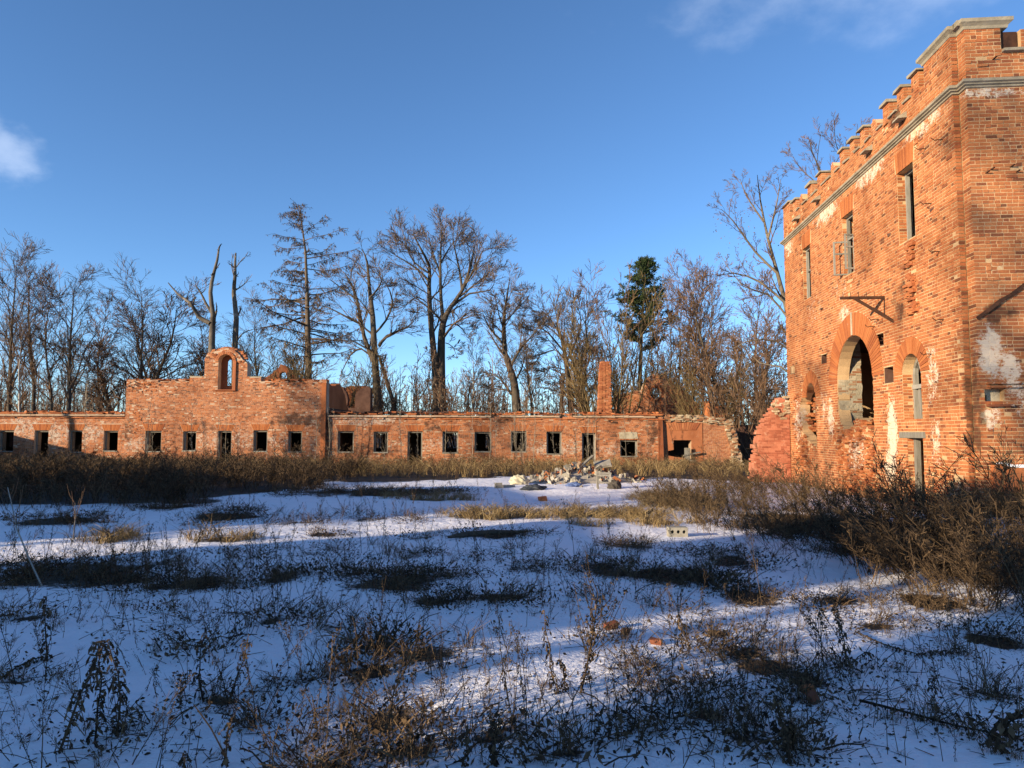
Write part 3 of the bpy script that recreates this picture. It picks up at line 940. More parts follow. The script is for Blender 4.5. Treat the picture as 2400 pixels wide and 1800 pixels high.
# front embrasure closed by a dark board, then another merlon
mb = MB(); mb.bar(tp(.1, .91, 10.14), tp(.1, 1.26, 10.14), .03, .5, jit=.004)
own(mb.build('embrasure_board', M_IRON))
mb = MB(); mb.box(tp(.08, 1.085, 9.93), TA, TB, (0, 0, 1), .34, .40, .06, .004)
own(mb.build('embrasure_sill', M_STONE))
mfr = own(prism('front_merlon', front_f, rect(1.28, 2.3, PAR + .002, 10.4), [], -.006, -.45, M_TMORTAR))
a2 = Acc(); a2.add(*bricks_arrays(front_f, lay_bricks(1.28, 2.3, PAR + .002, 10.4, lambda a, b: np.ones(a.shape, bool), rng=rg)))
own(a2.build('merlon_bricks', M_TBRICK, None, 'stuff'))
for u in (2.5, 4.5, 6.6, 8.6, 10.7):    # sloping corbel stones on the parapet
    if u == 6.6: continue
    b0 = len([0]); m2 = MB()
    p = [tp(u - .16, .0, 9.60), tp(u + .16, .0, 9.60), tp(u - .16, .0, 9.76), tp(u + .16, .0, 9.76), tp(u - .17, -.22, 9.58), tp(u + .17, -.22, 9.58), tp(u - .15, -.2, 9.64), tp(u + .15, -.2, 9.64)]
    m2.v = [np.array(x) for x in p]
    m2.q = [[0, 1, 5, 4], [4, 5, 7, 6], [6, 7, 3, 2], [0, 4, 6, 2], [1, 3, 7, 5], [0, 2, 3, 1]]
    own(m2.build('corbel_stone', M_STONE))

# ---- windows of the tower
def bars_part(name, segs, mat, root=tower, parent=None):
    mb = MB()
    for (a, b, w, h) in segs: mb.bar(a, b, w, h, ref=TB, jit=.002)
    o = mb.build(name, mat)
    if parent is None: own(o, root)
    else: o.parent = parent; 
    return o


def wframe(u0, u1, z0, z1, v=.3, w=.07, mull=None, trans=None):
    s = [(tp(u0 + .03, v, z0), tp(u0 + .03, v, z1), w, .09), (tp(u1 - .03, v, z0), tp(u1 - .03, v, z1), w, .09),
         (tp(u0, v, z1 - .03), tp(u1, v, z1 - .03), .09, w), (tp(u0, v, z0 + .03), tp(u1, v, z0 + .03), .09, w)]
    if mull: s.append((tp(mull, v + .004, z0), tp(mull, v + .004, trans or z1), .045, .06))
    if trans: s.append((tp(u0, v + .003, trans), tp(u1, v + .003, trans), .06, .06))
    return s


bars_part('window_frame', wframe(2.15, 3.0, 6.58, 8.4, .24), M_WOOD)
mb = MB(); mb.bar(tp(2.44, .22, 6.6), tp(2.36, .24, 8.25), .19, .035, ref=TB); mb.bar(tp(2.66, .28, 6.6), tp(2.6, .3, 8.2), .13, .03, ref=TB)
own(mb.build('window_board', M_WOOD))
bars_part('window_frame', wframe(5.85, 6.7, 6.58, 8.4, .18, .07, 6.27, 7.72), M_WOOD)
bars_part('window_frame', wframe(9.62, 10.42, 6.56, 8.4, .16, .08, 10.0, 7.6), M_WOOD)
for (u, ang) in ((5.9, -.12), (6.68, .12)):          # casements standing open, square to the wall
    mb = MB()
    def q_(s, z): return tp(u + math.sin(ang) * s, .22 - s * math.cos(ang), z)
    for (s0, s1) in ((0.02, .02), (.46, .46)): mb.bar(q_(s0, 6.66), q_(s1, 7.66), .05, .04, ref=TA)
    for z in (6.66, 7.3, 7.66): mb.bar(q_(0, z), q_(.48, z), .045, .04, ref=TA)
    own(mb.build('open_casement', M_WOOD))
# arched window
s = [(tp(2.2, .3, 2.16), tp(2.2, .3, 3.3), .08, .1), (tp(3.04, .3, 2.16), tp(3.04, .3, 3.3), .09, .1), (tp(2.14, .26, 2.98), tp(3.1, .26, 2.98), .1, .07), (tp(2.62, .3, 2.16), tp(2.62, .3, 2.98), .1, .05),
     (tp(2.85, .3, 2.16), tp(2.85, .3, 2.98), .13, .03)]
for t0, t1 in zip(np.linspace(0, math.pi, 9)[:-1], np.linspace(0, math.pi, 9)[1:]):
    s.append((tp(2.62 + .42 * math.cos(t0), .3, 3.29 + .42 * math.sin(t0)), tp(2.62 + .42 * math.cos(t1), .3, 3.29 + .42 * math.sin(t1)), .09, .09))
for sg in (-1, 1):
    q0 = None
    for t in np.linspace(0, 1, 5):
        p = tp(2.62 + sg * .02 + sg * .0, .31, 2.98) * 0 + tp(2.62 + sg * (.02 + .25 * t ** 1.6), .31, 2.98 + .68 * t)
        if q0 is not None: s.append((q0, p, .05, .05))
        q0 = p
bars_part('window_frame', s, M_WOOD)
bars_part('door_lintel', [(tp(2.02, .02, 1.79), tp(3.32, .02, 1.79), .14, .09)], M_WOOD)
bars_part('door_post', [(tp(2.9, .2, -.1), tp(2.88, .2, 1.73), .12, .1), (tp(2.25, .35, -.1), tp(2.25, .35, 1.73), .1, .08)], M_WOOD)
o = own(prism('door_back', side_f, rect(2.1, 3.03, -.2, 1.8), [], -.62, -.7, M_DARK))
# iron bracket over the arch
bk = []
A0 = tp(3.95, 0.1, 5.42)
bk.append((A0, tp(3.95, -1.12, 5.42), .07, .07))
bk.append((tp(3.95, -.78, 5.42), tp(3.44, .05, 4.66), .06, .06))
bk.append((tp(3.93, -.02, 5.40), tp(3.73, -.3, 5.05), .04, .04))
for k in range(5): bk.append((tp(3.95, -.25 - .2 * k, 5.44), tp(3.95, -.25 - .2 * k, 5.58), .012, .012))
bars_part('iron_bracket', bk, M_IRON)
# bent iron ties sticking out of the brickwork
for (u, v, z) in ((.75, 0, 8.35), (1.5, 0, 8.45), (1.35, 0, 7.1), (1.0, 0, 4.35), (1.05, 0, 5.9), (1.6, 0, 3.65), (4.6, 0, 4.75), (4.35, 0, 4.9)):
    tb = Tubes(); tb.add([tp(u, .05, z), tp(u, -.12, z), tp(u - .05, -.2, z - .03), tp(u - .02, -.26, z + .04)], [.011] * 4, 4)
    own(tb.build('iron_tie', M_IRON))
for (v, z) in ((.55, 7.35), (.95, 7.4), (.7, 9.75), (1.05, 7.28), (.45, 7.28)):
    mb = MB(); mb.bar(tp(.03, v, z), tp(-.09, v + .03, z + .03), .03, .02); own(mb.build('iron_tie', M_IRON))
# old roof line: iron flashing running down the front
mb = MB(); pth = [(1.9, 5.44), (1.5, 5.17), (1.1, 4.9), (.85, 4.70), (.6, 4.56), (.32, 4.34), (.15, 4.21)]
for (a, b) in zip(pth[:-1], pth[1:]): mb.bar(tp(-.02, a[0], a[1]), tp(-.02, b[0], b[1]), .07, .05, ref=TA, jit=.006)
own(mb.build('roof_flashing', M_IRON))
# ledge of the broken lean-to on the front, snow on it
own(prism('front_ledge', front_f, [(.30, .2), (3.0, .2), (3.0, 1.12), (.62, 1.14), (.42, 1.22), (.30, 1.2)], [], .10, -.02, M_TBRICK))
M_SNOW = simple_mat('snow_cap', [(.3, (.80, .82, .86)), (.7, (.86, .87, .9))], 3, 4, .7, 20, .3, .01)
st_ = [(.34, 1.205), (.40, 1.23), (.5, 1.245), (.58, 1.22), (.68, 1.185), (.85, 1.20), (1.1, 1.21), (1.4, 1.195), (1.8, 1.215), (2.4, 1.2), (2.98, 1.19)]
sn = own(prism('snow_cap', front_f, ragged(st_, .008, .06, rg) + [(2.98, 1.125), (.64, 1.14), (.44, 1.215)], [], .115, -.02, M_SNOW))
mb = MB()
for (u0, z0, w) in ((.28, 2.86, .62), (.3, 2.79, .58), (.26, 2.4, .5)):
    mb.box(tp(-.03, u0 + w / 2, z0), TA, TB, (0, 0, 1), .1, w, .045, .006)
own(mb.build('loose_course', M_TBRICK))

# broken red plastered wall stump at the tower's far corner
stump = empty('red_wall_stump', tp(TLEN, -.6, 0))
tag(stump, 'broken red plastered wall stump leaning against the far corner of the gatehouse', 'wall')
sf = Frame(tp(TLEN - .25, 0, 0), TB, -TA)
_k = [(-.2, -1.45), (.6, -1.36), (1.6, -1.2), (2.3, -.95), (2.75, -.62), (3.25, -.33)]
so_ = [(-.02, -.2), (-.02, 2.7), (-.1, 3.1)]
zc = 3.2
while zc > -.2:
    ul = float(np.interp(zc, [q[0] for q in _k], [q[1] for q in _k])) + rg.uniform(-.09, .07)
    so_ += [(ul, zc), (ul, max(zc - .078, -.2))]; zc -= .078
own(prism('wall', sf, so_, [], -.004, -.8, M_REDB), stump)
a2 = Acc(); a2.add(*bricks_arrays(sf, lay_bricks(-1.5, -.02, -.2, 3.2, solid(so_, []), rng=rg, drop=.25), d_out=.006)); o = own(a2.build('brick_courses', M_REDB, None, 'stuff'), stump)
mb = MB()
for k in range(90):
    u = rg.uniform(-.55, -.03); z = rg.uniform(2.35, 3.3)
    if z > 3.3 + u * .6: continue
    mb.box(sf.p(np.array(u), np.array(z), np.array(rg.uniform(-.3, .03))), TB, TA, (0, 0, 1), rg.uniform(.1, .26), .14, .07, .012)
o = own(mb.build('exposed_bricks', M_LIME), stump); o['kind'] = 'stuff'
# pilaster base debris at foot

# ================================================================ far range of buildings
FY = 41.0


def fu(x): return float(at(x, 1035, FY)[0])


def fz(y): return float(at(600, y, FY)[2])


WX = np.array([1.0, 0, 0]); WY = np.array([0, 1.0, 0])
GBR = np.random.default_rng(11)


def range_block(root, y, u0, u1, outl, openings, depth=7.0, roof=2.75, lintels=True, brick=M_FBRICK, mortar=M_FMORTAR, side_r=None, side_l=None, holes_extra=(), ero_spots=()):
    def ero_w(u, z):
        e = .12 + .25 * np.clip(smooth_noise(u, z, 1.3, 14), 0, 1)
        for (cu, cz, ru, rz, k) in ero_spots: e = np.maximum(e, k * np.clip(1.25 - np.hypot((u - cu) / ru, (z - cz) / rz), 0, 1))
        return np.clip(e, 0, 1)

    fr = Frame((0, y, 0), WX, -WY)
    hs = [o[1] for o in openings if o[0] == 'w'] + list(holes_extra)
    # doors become notches of the outline
    ds = sorted([o[1] for o in openings if o[0] == 'd'], key=lambda r: r[0][0])
    base = [(u0, -.3)]
    for d in ds:
        base += [(d[0][0], -.3), (d[0][0], d[2][1]), (d[1][0], d[2][1]), (d[1][0], -.3)]
    base += [(u1, -.3)]
    full = base + outl
    own(prism('wall', fr, full, hs, -.006, -.62, mortar), root)
    lint = []
    for o in openings:
        r = o[1]; a = r[0][0]; b = r[1][0]; z1 = r[2][1]
        if lintels and o[2]: lint.append((a, b, z1))
    inn = solid(full, hs)

    def inside(u, z):
        r = inn(u, z)
        for (a, b, z1) in lint:
            sp = .19 * np.clip((z - z1) / .38, 0, 1)
            r &= ~((u > a - .03 - sp) & (u < b + .03 + sp) & (z > z1) & (z < z1 + .38))
        return r
    top = max(p[1] for p in outl)
    acc = Acc()
    acc.add(*bricks_arrays(fr, lay_bricks(u0, u1, -.1, top, inside, rng=GBR, drop=.02), jit=.008, ero=ero_w))
    b_ = acc.build('brick_courses', brick, None, 'stuff'); own(b_, root)
    for (a, b, z1) in lint:
        v, q = flat_arch(fr, a - .02, b + .02, z1 + .01, z1 + .37, 11, .17, -.02, .008)
        own(link('flat_lintel', mesh_np('flat_lintel', v, q), M_ARCH), root)
    # back wall, ends, roof slab
    bh = [rect(u0 + 1.2 + 2.6 * k, u0 + 2.1 + 2.6 * k, .8, 1.9) for k in range(int((u1 - u0 - 2.4) / 2.6)) if k % 3 != 1]
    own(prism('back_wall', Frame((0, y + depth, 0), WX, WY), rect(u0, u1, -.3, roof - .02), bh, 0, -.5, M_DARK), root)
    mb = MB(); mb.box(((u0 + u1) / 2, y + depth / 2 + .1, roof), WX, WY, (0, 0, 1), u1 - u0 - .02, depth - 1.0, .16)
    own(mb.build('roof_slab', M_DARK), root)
    for u in (u0 + .26, u1 - .26):
        mb = MB(); mb.box((u, y + depth / 2, (roof - .5) / 2), WX, WY, (0, 0, 1), .5, depth - 1.26, roof + .3)
        own(mb.build('end_wall', M_DARK), root)
    return fr


def wood_frame(root, fr, r, door=False, post=True):
    a, b, z0, z1 = r[0][0], r[1][0], r[0][1], r[2][1]
    mb = MB()
    for u in (a + .04, b - .04): mb.bar(fr.p(np.array(u), np.array(z0), np.array(-.2)), fr.p(np.array(u), np.array(z1), np.array(-.2)), .1, .08, ref=(0, 1, 0), jit=.004)
    mb.bar(fr.p(np.array(a), np.array(z1 - .04), np.array(-.19)), fr.p(np.array(b), np.array(z1 - .04), np.array(-.19)), .1, .08, ref=(0, 1, 0), jit=.004)
    if not door: mb.bar(fr.p(np.array(a), np.array(z0 + .03), np.array(-.1)), fr.p(np.array(b), np.array(z0 + .03), np.array(-.1)), .26, .06, ref=(0, 0, 1), jit=.004)
    o = mb.build('door_frame' if door else 'window_frame', M_WOOD); own(o, root)
    return o


def top_line(u1, u0, z, amp, step=.35, rng=GBR):
    """brick-stepped broken top from right to left"""
    pts = []; u = u1; h = z
    while u > u0:
        h = z + round(rng.normal(0, amp) / .075) * .075
        w = rng.uniform(.4, 1.4) * step
        pts += [(u, h), (max(u - w, u0), h)]
        u -= w
    return pts


def top_clutter(root, y, u0, u1, zf, n, mat, name='loose_bricks'):
    mb = MB()
    for k in range(n):
        u = GBR.uniform(u0, u1); z = zf(u)
        an = GBR.uniform(-.5, .5); ax = np.array([math.cos(an), math.sin(an), GBR.normal(0, .08)]); ax /= np.linalg.norm(ax)
        mb.box((u, y + GBR.uniform(.05, .5), z + GBR.uniform(-.01, .07)), ax, np.cross((0, 0, 1), ax), np.array([0, 0, 1.]), GBR.uniform(.12, .3), GBR.uniform(.1, .16), GBR.uniform(.05, .09), .01)
    o = own(mb.build(name, mat), root); o['kind'] = 'stuff'
    return o


def win(x0, x1, y0=1010, y1=1060):
    j = GBR.normal(0, 1.0, 4)
    return rect(fu(x0 + j[0]), fu(x1 + j[1]), fz(y1 + j[2] * 1.5), fz(y0 + j[3]))


def door(x0, x1, y0=1010): return rect(fu(x0), fu(x1), -.3, fz(y0))


# ---- left low range
lr = empty('low_brick_wing', (-28, FY, 0))
tag(lr, 'low one-storey brick wing at the left edge, with one doorway, left of the gabled block', 'building')
ops = [('w', win(-78, -46), 1), ('w', win(-3, 32), 1), ('d', door(80, 113), 1), ('w', win(160, 194), 1), ('w', win(242, 276), 1)]
fr = range_block(lr, FY, -35, -22.45, top_line(-22.45, -35, 2.78, .012), ops, lintels=True)
for o in ops: wood_frame(lr, fr, o[1], o[0] == 'd')
for (z, d, h) in ((2.66, .05, .07), (2.80, .10, .10), (2.91, .06, .08)):
    mb = MB(); u = -35
    while u < -22.5:
        w = GBR.uniform(.24, .9)
        if GBR.random() > .14: mb.box((u + w / 2, FY + .2 - d, z), WX, WY, (0, 0, 1), w - .012, .45, h - .008, .006)
        u += w
    own(mb.build('eaves_course', M_FMORTAR if 2.7 < z < 2.85 else M_FBRICK), lr)
top_clutter(lr, FY, -35, -22.5, lambda u: 2.95, 130, M_FBRICK)

# ---- gabled block
gb = empty('gabled_brick_block', (-16.6, FY, 0))
tag(gb, 'taller brick block with stepped central gable and open arched niche, second storey roofless', 'building')
ops = [('w', win(343, 380), 1), ('w', win(430, 463), 1), ('d', door(512, 545), 1), ('w', win(595, 629), 1), ('w', win(677, 711), 1)]
g0, g1 = -22.42, -10.79
tl = [(g1, 4.88), (-11.2, 4.9)] + top_line(-11.2, -14.4, 4.80, .05) + [(-14.6, 4.78), (-14.62, 5.02), (-15.42, 5.03), (-15.43, 5.80)]
tl += ragged([(-15.45, 5.85), (-15.75, 6.1), (-16.0, 6.42), (-16.3, 6.66), (-16.75, 6.80), (-17.2, 6.62), (-17.5, 6.5), (-17.75, 6.42), (-17.9, 6.15)], .03, .12, GBR)
tl += [(-17.92, 5.03), (-18.75, 5.02), (-18.76, 4.72)] + top_line(-18.8, -20.6, 4.78, .04) + top_line(-20.6, -22.3, 4.86, .03) + [(g0, 4.80)]
nich = arch(-17.12, -16.28, 4.30, 5.95, 12)
fr = range_block(gb, FY - .14, g0, g1, tl, ops, holes_extra=(nich,), roof=3.2, ero_spots=((-21.6, 4.6, 1.4, .7, 1.0), (-13.0, 4.7, 2.4, .25, .9), (-19.5, 4.75, 1.2, .2, .9), (-17.2, 6.4, .9, .35, 1.0), (-21.9, 2.6, .5, 1.8, .7), (-15.8, 6.0, .4, .4, .9)))
for o in ops: wood_frame(gb, fr, o[1], o[0] == 'd')
# back of the niche: thinner wall with a narrower slit open to the sky
own(prism('niche_wall', fr, [(-17.3, 4.2), (-16.1, 4.2), (-16.1, 6.4), (-17.3, 6.4)], [arch(-16.80, -16.48, 4.55, 5.95, 10)], -.45, -.62, M_FBRICK), gb)
v, q = voussoirs(fr, -16.7, 5.95, .42, .60, 15, -.02, .05)
own(link('niche_arch', mesh_np('niche_arch', v, q), M_ENDBRICK), gb)
mb = MB(); mb.box((-16.14, FY - .17, 5.12), WX, WY, (0, 0, 1), .16, .1, 1.66, .006); mb.box((-16.7, FY - .18, 4.27), WX, WY, (0, 0, 1), 1.3, .14, .06)
own(mb.build('niche_moulding', M_ENDBRICK), gb)
for (a, b) in ((-15.42, -14.62), (-18.75, -17.92)):
    mb = MB(); mb.box(((a + b) / 2, FY + .15, 5.06), WX, WY, (0, 0, 1), b - a + .06, .5, .07, .01)
    own(mb.build('coping_stone', M_STONE), gb)
# side returns of the upper storey, ruined
for u, pts in ((g1 - .3, [(.5, 2.7), (7, 2.7), (7, 3.2), (5.5, 3.4), (4.4, 4.4), (3.2, 4.9), (1.5, 4.6), (.5, 4.8)]), (g0 + .3, [(.5, 2.7), (7, 2.7), (7, 4.4), (3, 4.7), (.5, 4.8)])):
    own(prism('side_wall', Frame((u, FY - .14, 0), WY, WX), ragged(pts, .05, .2, GBR), [], .28, -.28, M_FBRICK), gb)
top_clutter(gb, FY - .14, g0, -18.9, lambda u: 4.83, 60, M_FBRICK); top_clutter(gb, FY - .14, -14.5, g1, lambda u: 4.84, 60, M_FBRICK)
mb = MB()
for k in range(80):
    a = GBR.uniform(.1, .95); mb.box((-16.7 + 1.2 * math.cos(math.pi * a), FY + GBR.uniform(-.05, .3), 5.9 + .86 * math.sin(math.pi * a) + GBR.normal(0, .02)), WX, WY, (0, 0, 1), GBR.uniform(.1, .25), .14, .07, .012)
o = own(mb.build('gable_crest', M_ENDBRICK), gb); o['kind'] = 'stuff'
pm = MB()
for k in range(46):
    if k < 26: u = -21.6 + GBR.normal(0, .5); z = 4.45 + GBR.normal(0, .25)
    else: u = GBR.uniform(-14.6, -11); z = 4.62 + GBR.normal(0, .1)
    if u < g0 + .15 or z > 4.72: continue
    pm.box((u, FY - .142, z), WX, WY, (0, 0, 1), GBR.uniform(.06, .2), .02, GBR.uniform(.05, .09), .012)
o = own(pm.build('missing_bricks', M_DARK), gb); o['kind'] = 'stuff'  # dark slabs on the wall face paint the shade of brick gaps
# vertical pilaster strip at the right edge of the block
mb = MB(); mb.box((g1 - .12, FY - .19, 2.3), WX, WY, (0, 0, 1), .26, .1, 4.8, .004)
own(mb.build('quoin_strip', M_FBRICK), gb)

# ---- right low range
rr = empty('long_brick_wing', (-1, FY, 0))
tag(rr, 'long low brick wing with nine dark openings right of the gabled block', 'building')
ops = [('w', win(792, 827), 1), ('w', win(875, 909), 1), ('d', door(955, 990), 1), ('w', win(1036, 1072, 1010, 1063), 1), ('w', win(1115, 1152), 1), ('w', win(1200, 1234, 1010, 1059), 1), ('w', win(1281, 1316), 1), ('d', door(1364, 1396, 1013), 1), ('w', win(1454, 1494, 1028, 1070), 1)]
fr = range_block(rr, FY, -10.77, 8.78, top_line(8.78, -10.77, 2.78, .02), ops)
for o in ops: wood_frame(rr, fr, o[1], o[0] == 'd')
for (z, d, h) in ((2.64, .05, .07), (2.79, .10, .10), (2.91, .06, .08)):
    mb = MB(); u = -10.7
    while u < 8.6:
        w = GBR.uniform(.24, .9)
        if GBR.random() > (.38 if u < -4 else .2): mb.box((u + w / 2, FY + .2 - d, z + GBR.normal(0, .006)), WX, WY, (0, 0, 1), w - .012, .45, h - .008, .008)
        u += w
    own(mb.build('eaves_course', M_FMORTAR if 2.7 < z < 2.85 else M_FBRICK), rr)
top_clutter(rr, FY, -10.6, 8.7, lambda u: 2.94 + .05 * math.sin(u * 1.7), 260, M_FBRICK)
top_clutter(rr, FY, -10.6, -3, lambda u: 2.98, 160, M_DARK, 'turf_clods')
own(prism('plaster_panel', fr, ragged([(fu(1452), fz(1026)), (fu(1496), fz(1026)), (fu(1493), fz(1010)), (fu(1450), fz(1011))], .02, .2, GBR), [], .02, -.01, M_PLASTER), rr)
own(prism('wall_scar', fr, [(fu(1425), fz(983)), (fu(1448), fz(986)), (fu(1449), fz(991)), (fu(1430), fz(990))], [], .006, -.01, M_IRON), rr)
mb = MB(); mb.box((8.66, FY + .1, 1.4), WX, WY, (0, 0, 1), .3, .36, 2.6, .02)
own(mb.build('broken_quoin', M_FBRICK), rr)

# ---- collapsed end block
eb = empty('collapsed_end_block', (11, FY + .2, 0))
tag(eb, 'collapsed orange brick end block with plastered flat arch over a half blocked window', 'building')
ey = FY + .16
ef = Frame((0, ey, 0), WX, -WY)
e_o = [(8.84, -.3), (13.35, -.3)] + ragged([(13.4, .6), (13.2, 1.0), (13.15, 1.9), (12.8, 2.4), (12.2, 2.65), (11.3, 2.86), (10.4, 2.88), (9.0, 2.84), (8.84, 2.6)], .05, .16, GBR)
e_w = ragged([(fu(1580), fz(1029)), (fu(1580), fz(1052)), (fu(1566), fz(1054)), (fu(1566), fz(1066)), (fu(1622), fz(1074)), (fu(1622), fz(1029))], .015, .3, GBR)
own(prism('wall', ef, e_o, [e_w], -.006, -.7, M_FMORTAR), eb)
esol = solid(e_o, [e_w])
pan = rect(9.0, fu(1648), .2, 2.46)
acc = Acc()
acc.add(*bricks_arrays(ef, lay_bricks(8.86, 13.3, -.1, 2.9, lambda u, z: esol(u, z) & ~pt_in_poly(u, z, pan) & (z < 2.5 - np.clip((u - 10.5) * .12, 0, 1)) & (u < 12.75 - .25 * np.clip(z - 1, 0, 2)), rng=GBR), jit=.01))
own(acc.build('brick_courses', M_ENDBRICK, None, 'stuff'), eb)
own(prism('plaster_surround', ef, pan, [e_w], .035, -.013, M_ENDBRICK), eb)
v, q = flat_arch(ef, fu(1572), fu(1632), 2.02, 2.44, 13, .28, .0, .06)
own(link('flat_lintel', mesh_np('flat_lintel', v, q), M_ENDBRICK), eb)
mb = MB()
for k in range(420):
    if k < 200: u = GBR.uniform(8.9, 12.8); z = 2.52 + .36 * GBR.random() - max(0, (u - 11.2) * .17)
    else:
        u = GBR.uniform(12.3, 13.3); z = GBR.uniform(0, 2.3)
        if u > 13.4 - .22 * z or u < 12.75 - .2 * max(z - 1, 0): continue
    mb.box((u, ey - GBR.uniform(-.12, .06), z), WX, WY, (0, 0, 1), GBR.uniform(.12, .32), .2, GBR.uniform(.05, .12), .015)
o = own(mb.build('rubble_core', M_LIMEB), eb); o['kind'] = 'stuff'
own(prism('back_wall', Frame((0, ey + 6, 0), WX, WY), rect(8.9, 17, -.3, 2.4), [], 0, -.5, M_DARK), eb)
mb = MB(); mb.box((10.9, ey + 3.3, 2.45), WX, WY, (0, 0, 1), 4.0, 5, .16); own(mb.build('roof_slab', M_DARK), eb)
mb = MB(); mb.bar((9.9, ey - .3, .55), (10.9, ey - .25, .75), .08, .08); mb.bar((9.7, ey - .35, .3), (10.6, ey - .5, .25), .07, .07); mb.box((10.15, ey - .25, .62), WX, WY, (0, 0, 1), .32, .06, .75)
own(mb.build('sill_boards', M_WOOD), eb)

# ---- ruins behind the range
rb = empty('rear_gable_fragment', (-14, 52, 0))
tag(rb, 'small brick gable fragment with round arch behind the gabled block, left of the larch trunk', 'ruin')
u = lambda x, Y: float(at(x, 900, Y)[0])
z_ = lambda y, Y: float(at(650, y, Y)[2])
f2 = Frame((0, 52, 0), WX, -WY)
own(prism('wall', f2, [(u(610, 52), 0), (u(700, 52), 0), (u(700, 52), z_(885, 52))] + ragged([(u(692, 52), z_(882, 52)), (u(685, 52), z_(872, 52)), (u(672, 52), z_(860, 52)), (u(655, 52), z_(853, 52)), (u(648, 52), z_(866, 52)), (u(628, 52), z_(880, 52)), (u(618, 52), z_(890, 52))], .08, .2, GBR), [arch(u(654, 52), u(672, 52), 4.6, z_(880, 52), 8)], 0, -.5, M_FBRICK), rb)
rb2 = empty('roofless_cross_wall', (-9, 47, 0))
tag(rb2, 'dark broken brick cross wall standing behind the long wing beside the gabled block', 'ruin')
f3 = Frame((0, 47.5, 0), WX, -WY)
own(prism('wall', f3, [(u(766, 47), 0), (u(865, 47), 0)] + ragged([(u(865, 47), z_(908, 47)), (u(850, 47), z_(905, 47)), (u(835, 47), z_(915, 47)), (u(828, 47), z_(930, 47)), (u(826, 47), z_(955, 47)), (u(812, 47), z_(955, 47)), (u(808, 47), z_(925, 47)), (u(800, 47), z_(905, 47)), (u(780, 47), z_(900, 47)), (u(766, 47), z_(905, 47))], .07, .2, GBR), [], 0, -.5, M_DARK), rb2)
f3 = Frame((0, 50.5, 0), WX, -WY)
own(prism('wall', f3, [(u(800, 50), 0), (u(868, 50), 0)] + ragged([(u(868, 50), z_(908, 50)), (u(840, 50), z_(902, 50)), (u(810, 50), z_(906, 50)), (u(800, 50), z_(912, 50))], .07, .2, GBR), [], 0, -.5, M_FBRICK), rb2)
for (yy_, a_, b_) in ((47.5, 766, 808), (50.5, 800, 868)):
    fx = Frame((0, yy_, 0), WX, -WY); Bq = lay_bricks(u(a_, yy_) + .1, u(b_, yy_) - .1, 2.6, z_(912, yy_), lambda p, q: np.ones(p.shape, bool), rng=GBR, drop=.15)
    a2 = Acc(); a2.add(*bricks_arrays(fx, Bq, d_out=.006, jit=.008)); own(a2.build('brick_courses', M_FBRICK, None, 'stuff'), rb2)
ch = empty('brick_chimney', (float(at(1417, 900, 46)[0]), 46, 0))
tag(ch, 'tapering brick chimney stack rising behind the long wing', 'chimney')
cx = float(at(1417, 900, 46)[0])
mb = MB()
zt = float(at(1417, 848, 46)[2])
nst = int((zt - 1.5) / .08)
for k in range(nst):
    z0 = 1.5 + (zt - 1.5) * k / nst; z1 = 1.5 + (zt - 1.5) * (k + 1) / nst
    w = .98 - .28 * (k / nst) ** 1.2
    if k > nst - 3: w *= .93
    for j in range(4):
        a_ = (j - 1.5) * w / 4
        rag = GBR.normal(0, .008) + (abs(GBR.normal(0, .05)) if j == 3 else 0)
        mb.box((cx - .06 + .1 * k / nst + a_ - rag, 46 + GBR.normal(0, .014), (z0 + z1) / 2), WX, WY, (0, 0, 1), w / 4 - .01, w + GBR.normal(0, .02), z1 - z0 - .012, .006)
o = own(mb.build('stack', M_ENDBRICK), ch)
og = empty('rear_gable_with_oculus', (float(at(1560, 900, 56)[0]), 56, 0))
tag(og, 'ruined brick gable wall with a round window hole behind the clump of saplings', 'ruin')
Yg = 54.0
uu = lambda x: float(at(x, 930, Yg)[0]); zz = lambda y: float(at(1560, y, Yg)[2])
f4 = Frame((0, Yg, 0), WX, -WY)
oc = [(uu(1537) + .42 * math.cos(t), zz(922) + .46 * math.sin(t)) for t in np.linspace(0, 2 * math.pi, 16)[:-1]]
go_ = [(uu(1440), 0), (uu(1645), 0), (uu(1640), zz(960))] + ragged([(uu(1636), zz(945)), (uu(1615), zz(928)), (uu(1590), zz(905)), (uu(1565), zz(888)), (uu(1562), zz(873)), (uu(1545), zz(873)), (uu(1530), zz(880)), (uu(1512), zz(890)), (uu(1505), zz(912)), (uu(1480), zz(920)), (uu(1455), zz(925)), (uu(1440), zz(930))], .08, .22, GBR)
own(prism('wall', f4, go_, [oc], -.006, -.6, M_FMORTAR), og)
acc = Acc(); acc.add(*bricks_arrays(f4, lay_bricks(uu(1440), uu(1645), .8, zz(872), solid(go_, [oc]), rng=GBR, drop=.03), jit=.012))
own(acc.build('brick_courses', M_FBRICK, None, 'stuff'), og)
v, q = voussoirs(f4, uu(1537), zz(922), .45, .66, 16, -.02, .02, 0, 2 * math.pi)
own(link('oculus_ring', mesh_np('oculus_ring', v, q), M_FBRICK), og)
own(prism('return_wall', Frame((uu(1648), Yg, 0), -WY, -WX), ragged([(0, 0), (6, 0), (6, 2.4), (4.5, 2.9), (3, 3.8), (0, 4.3)], .06, .3, GBR)[:-1] + [(0, 4.3)], [], 0, -.5, M_FBRICK), og)

# ================================================================ out of frame: walls added to shade the courtyard
sw = empty('west_brick_wing', (-26, 0, 0))
tag(sw, 'two-storey ruined brick wing closing the courtyard out of frame on the left', 'building')
wf = Frame((-24, 0, 0), WY, WX)
tt = 1.0


def shade_wall(pts, y0, y1):
    own(prism('wall', wf, [(y0, -.3)] + [(y1, -.3)] + pts, [], 0, -1.0, M_FBRICK), sw)


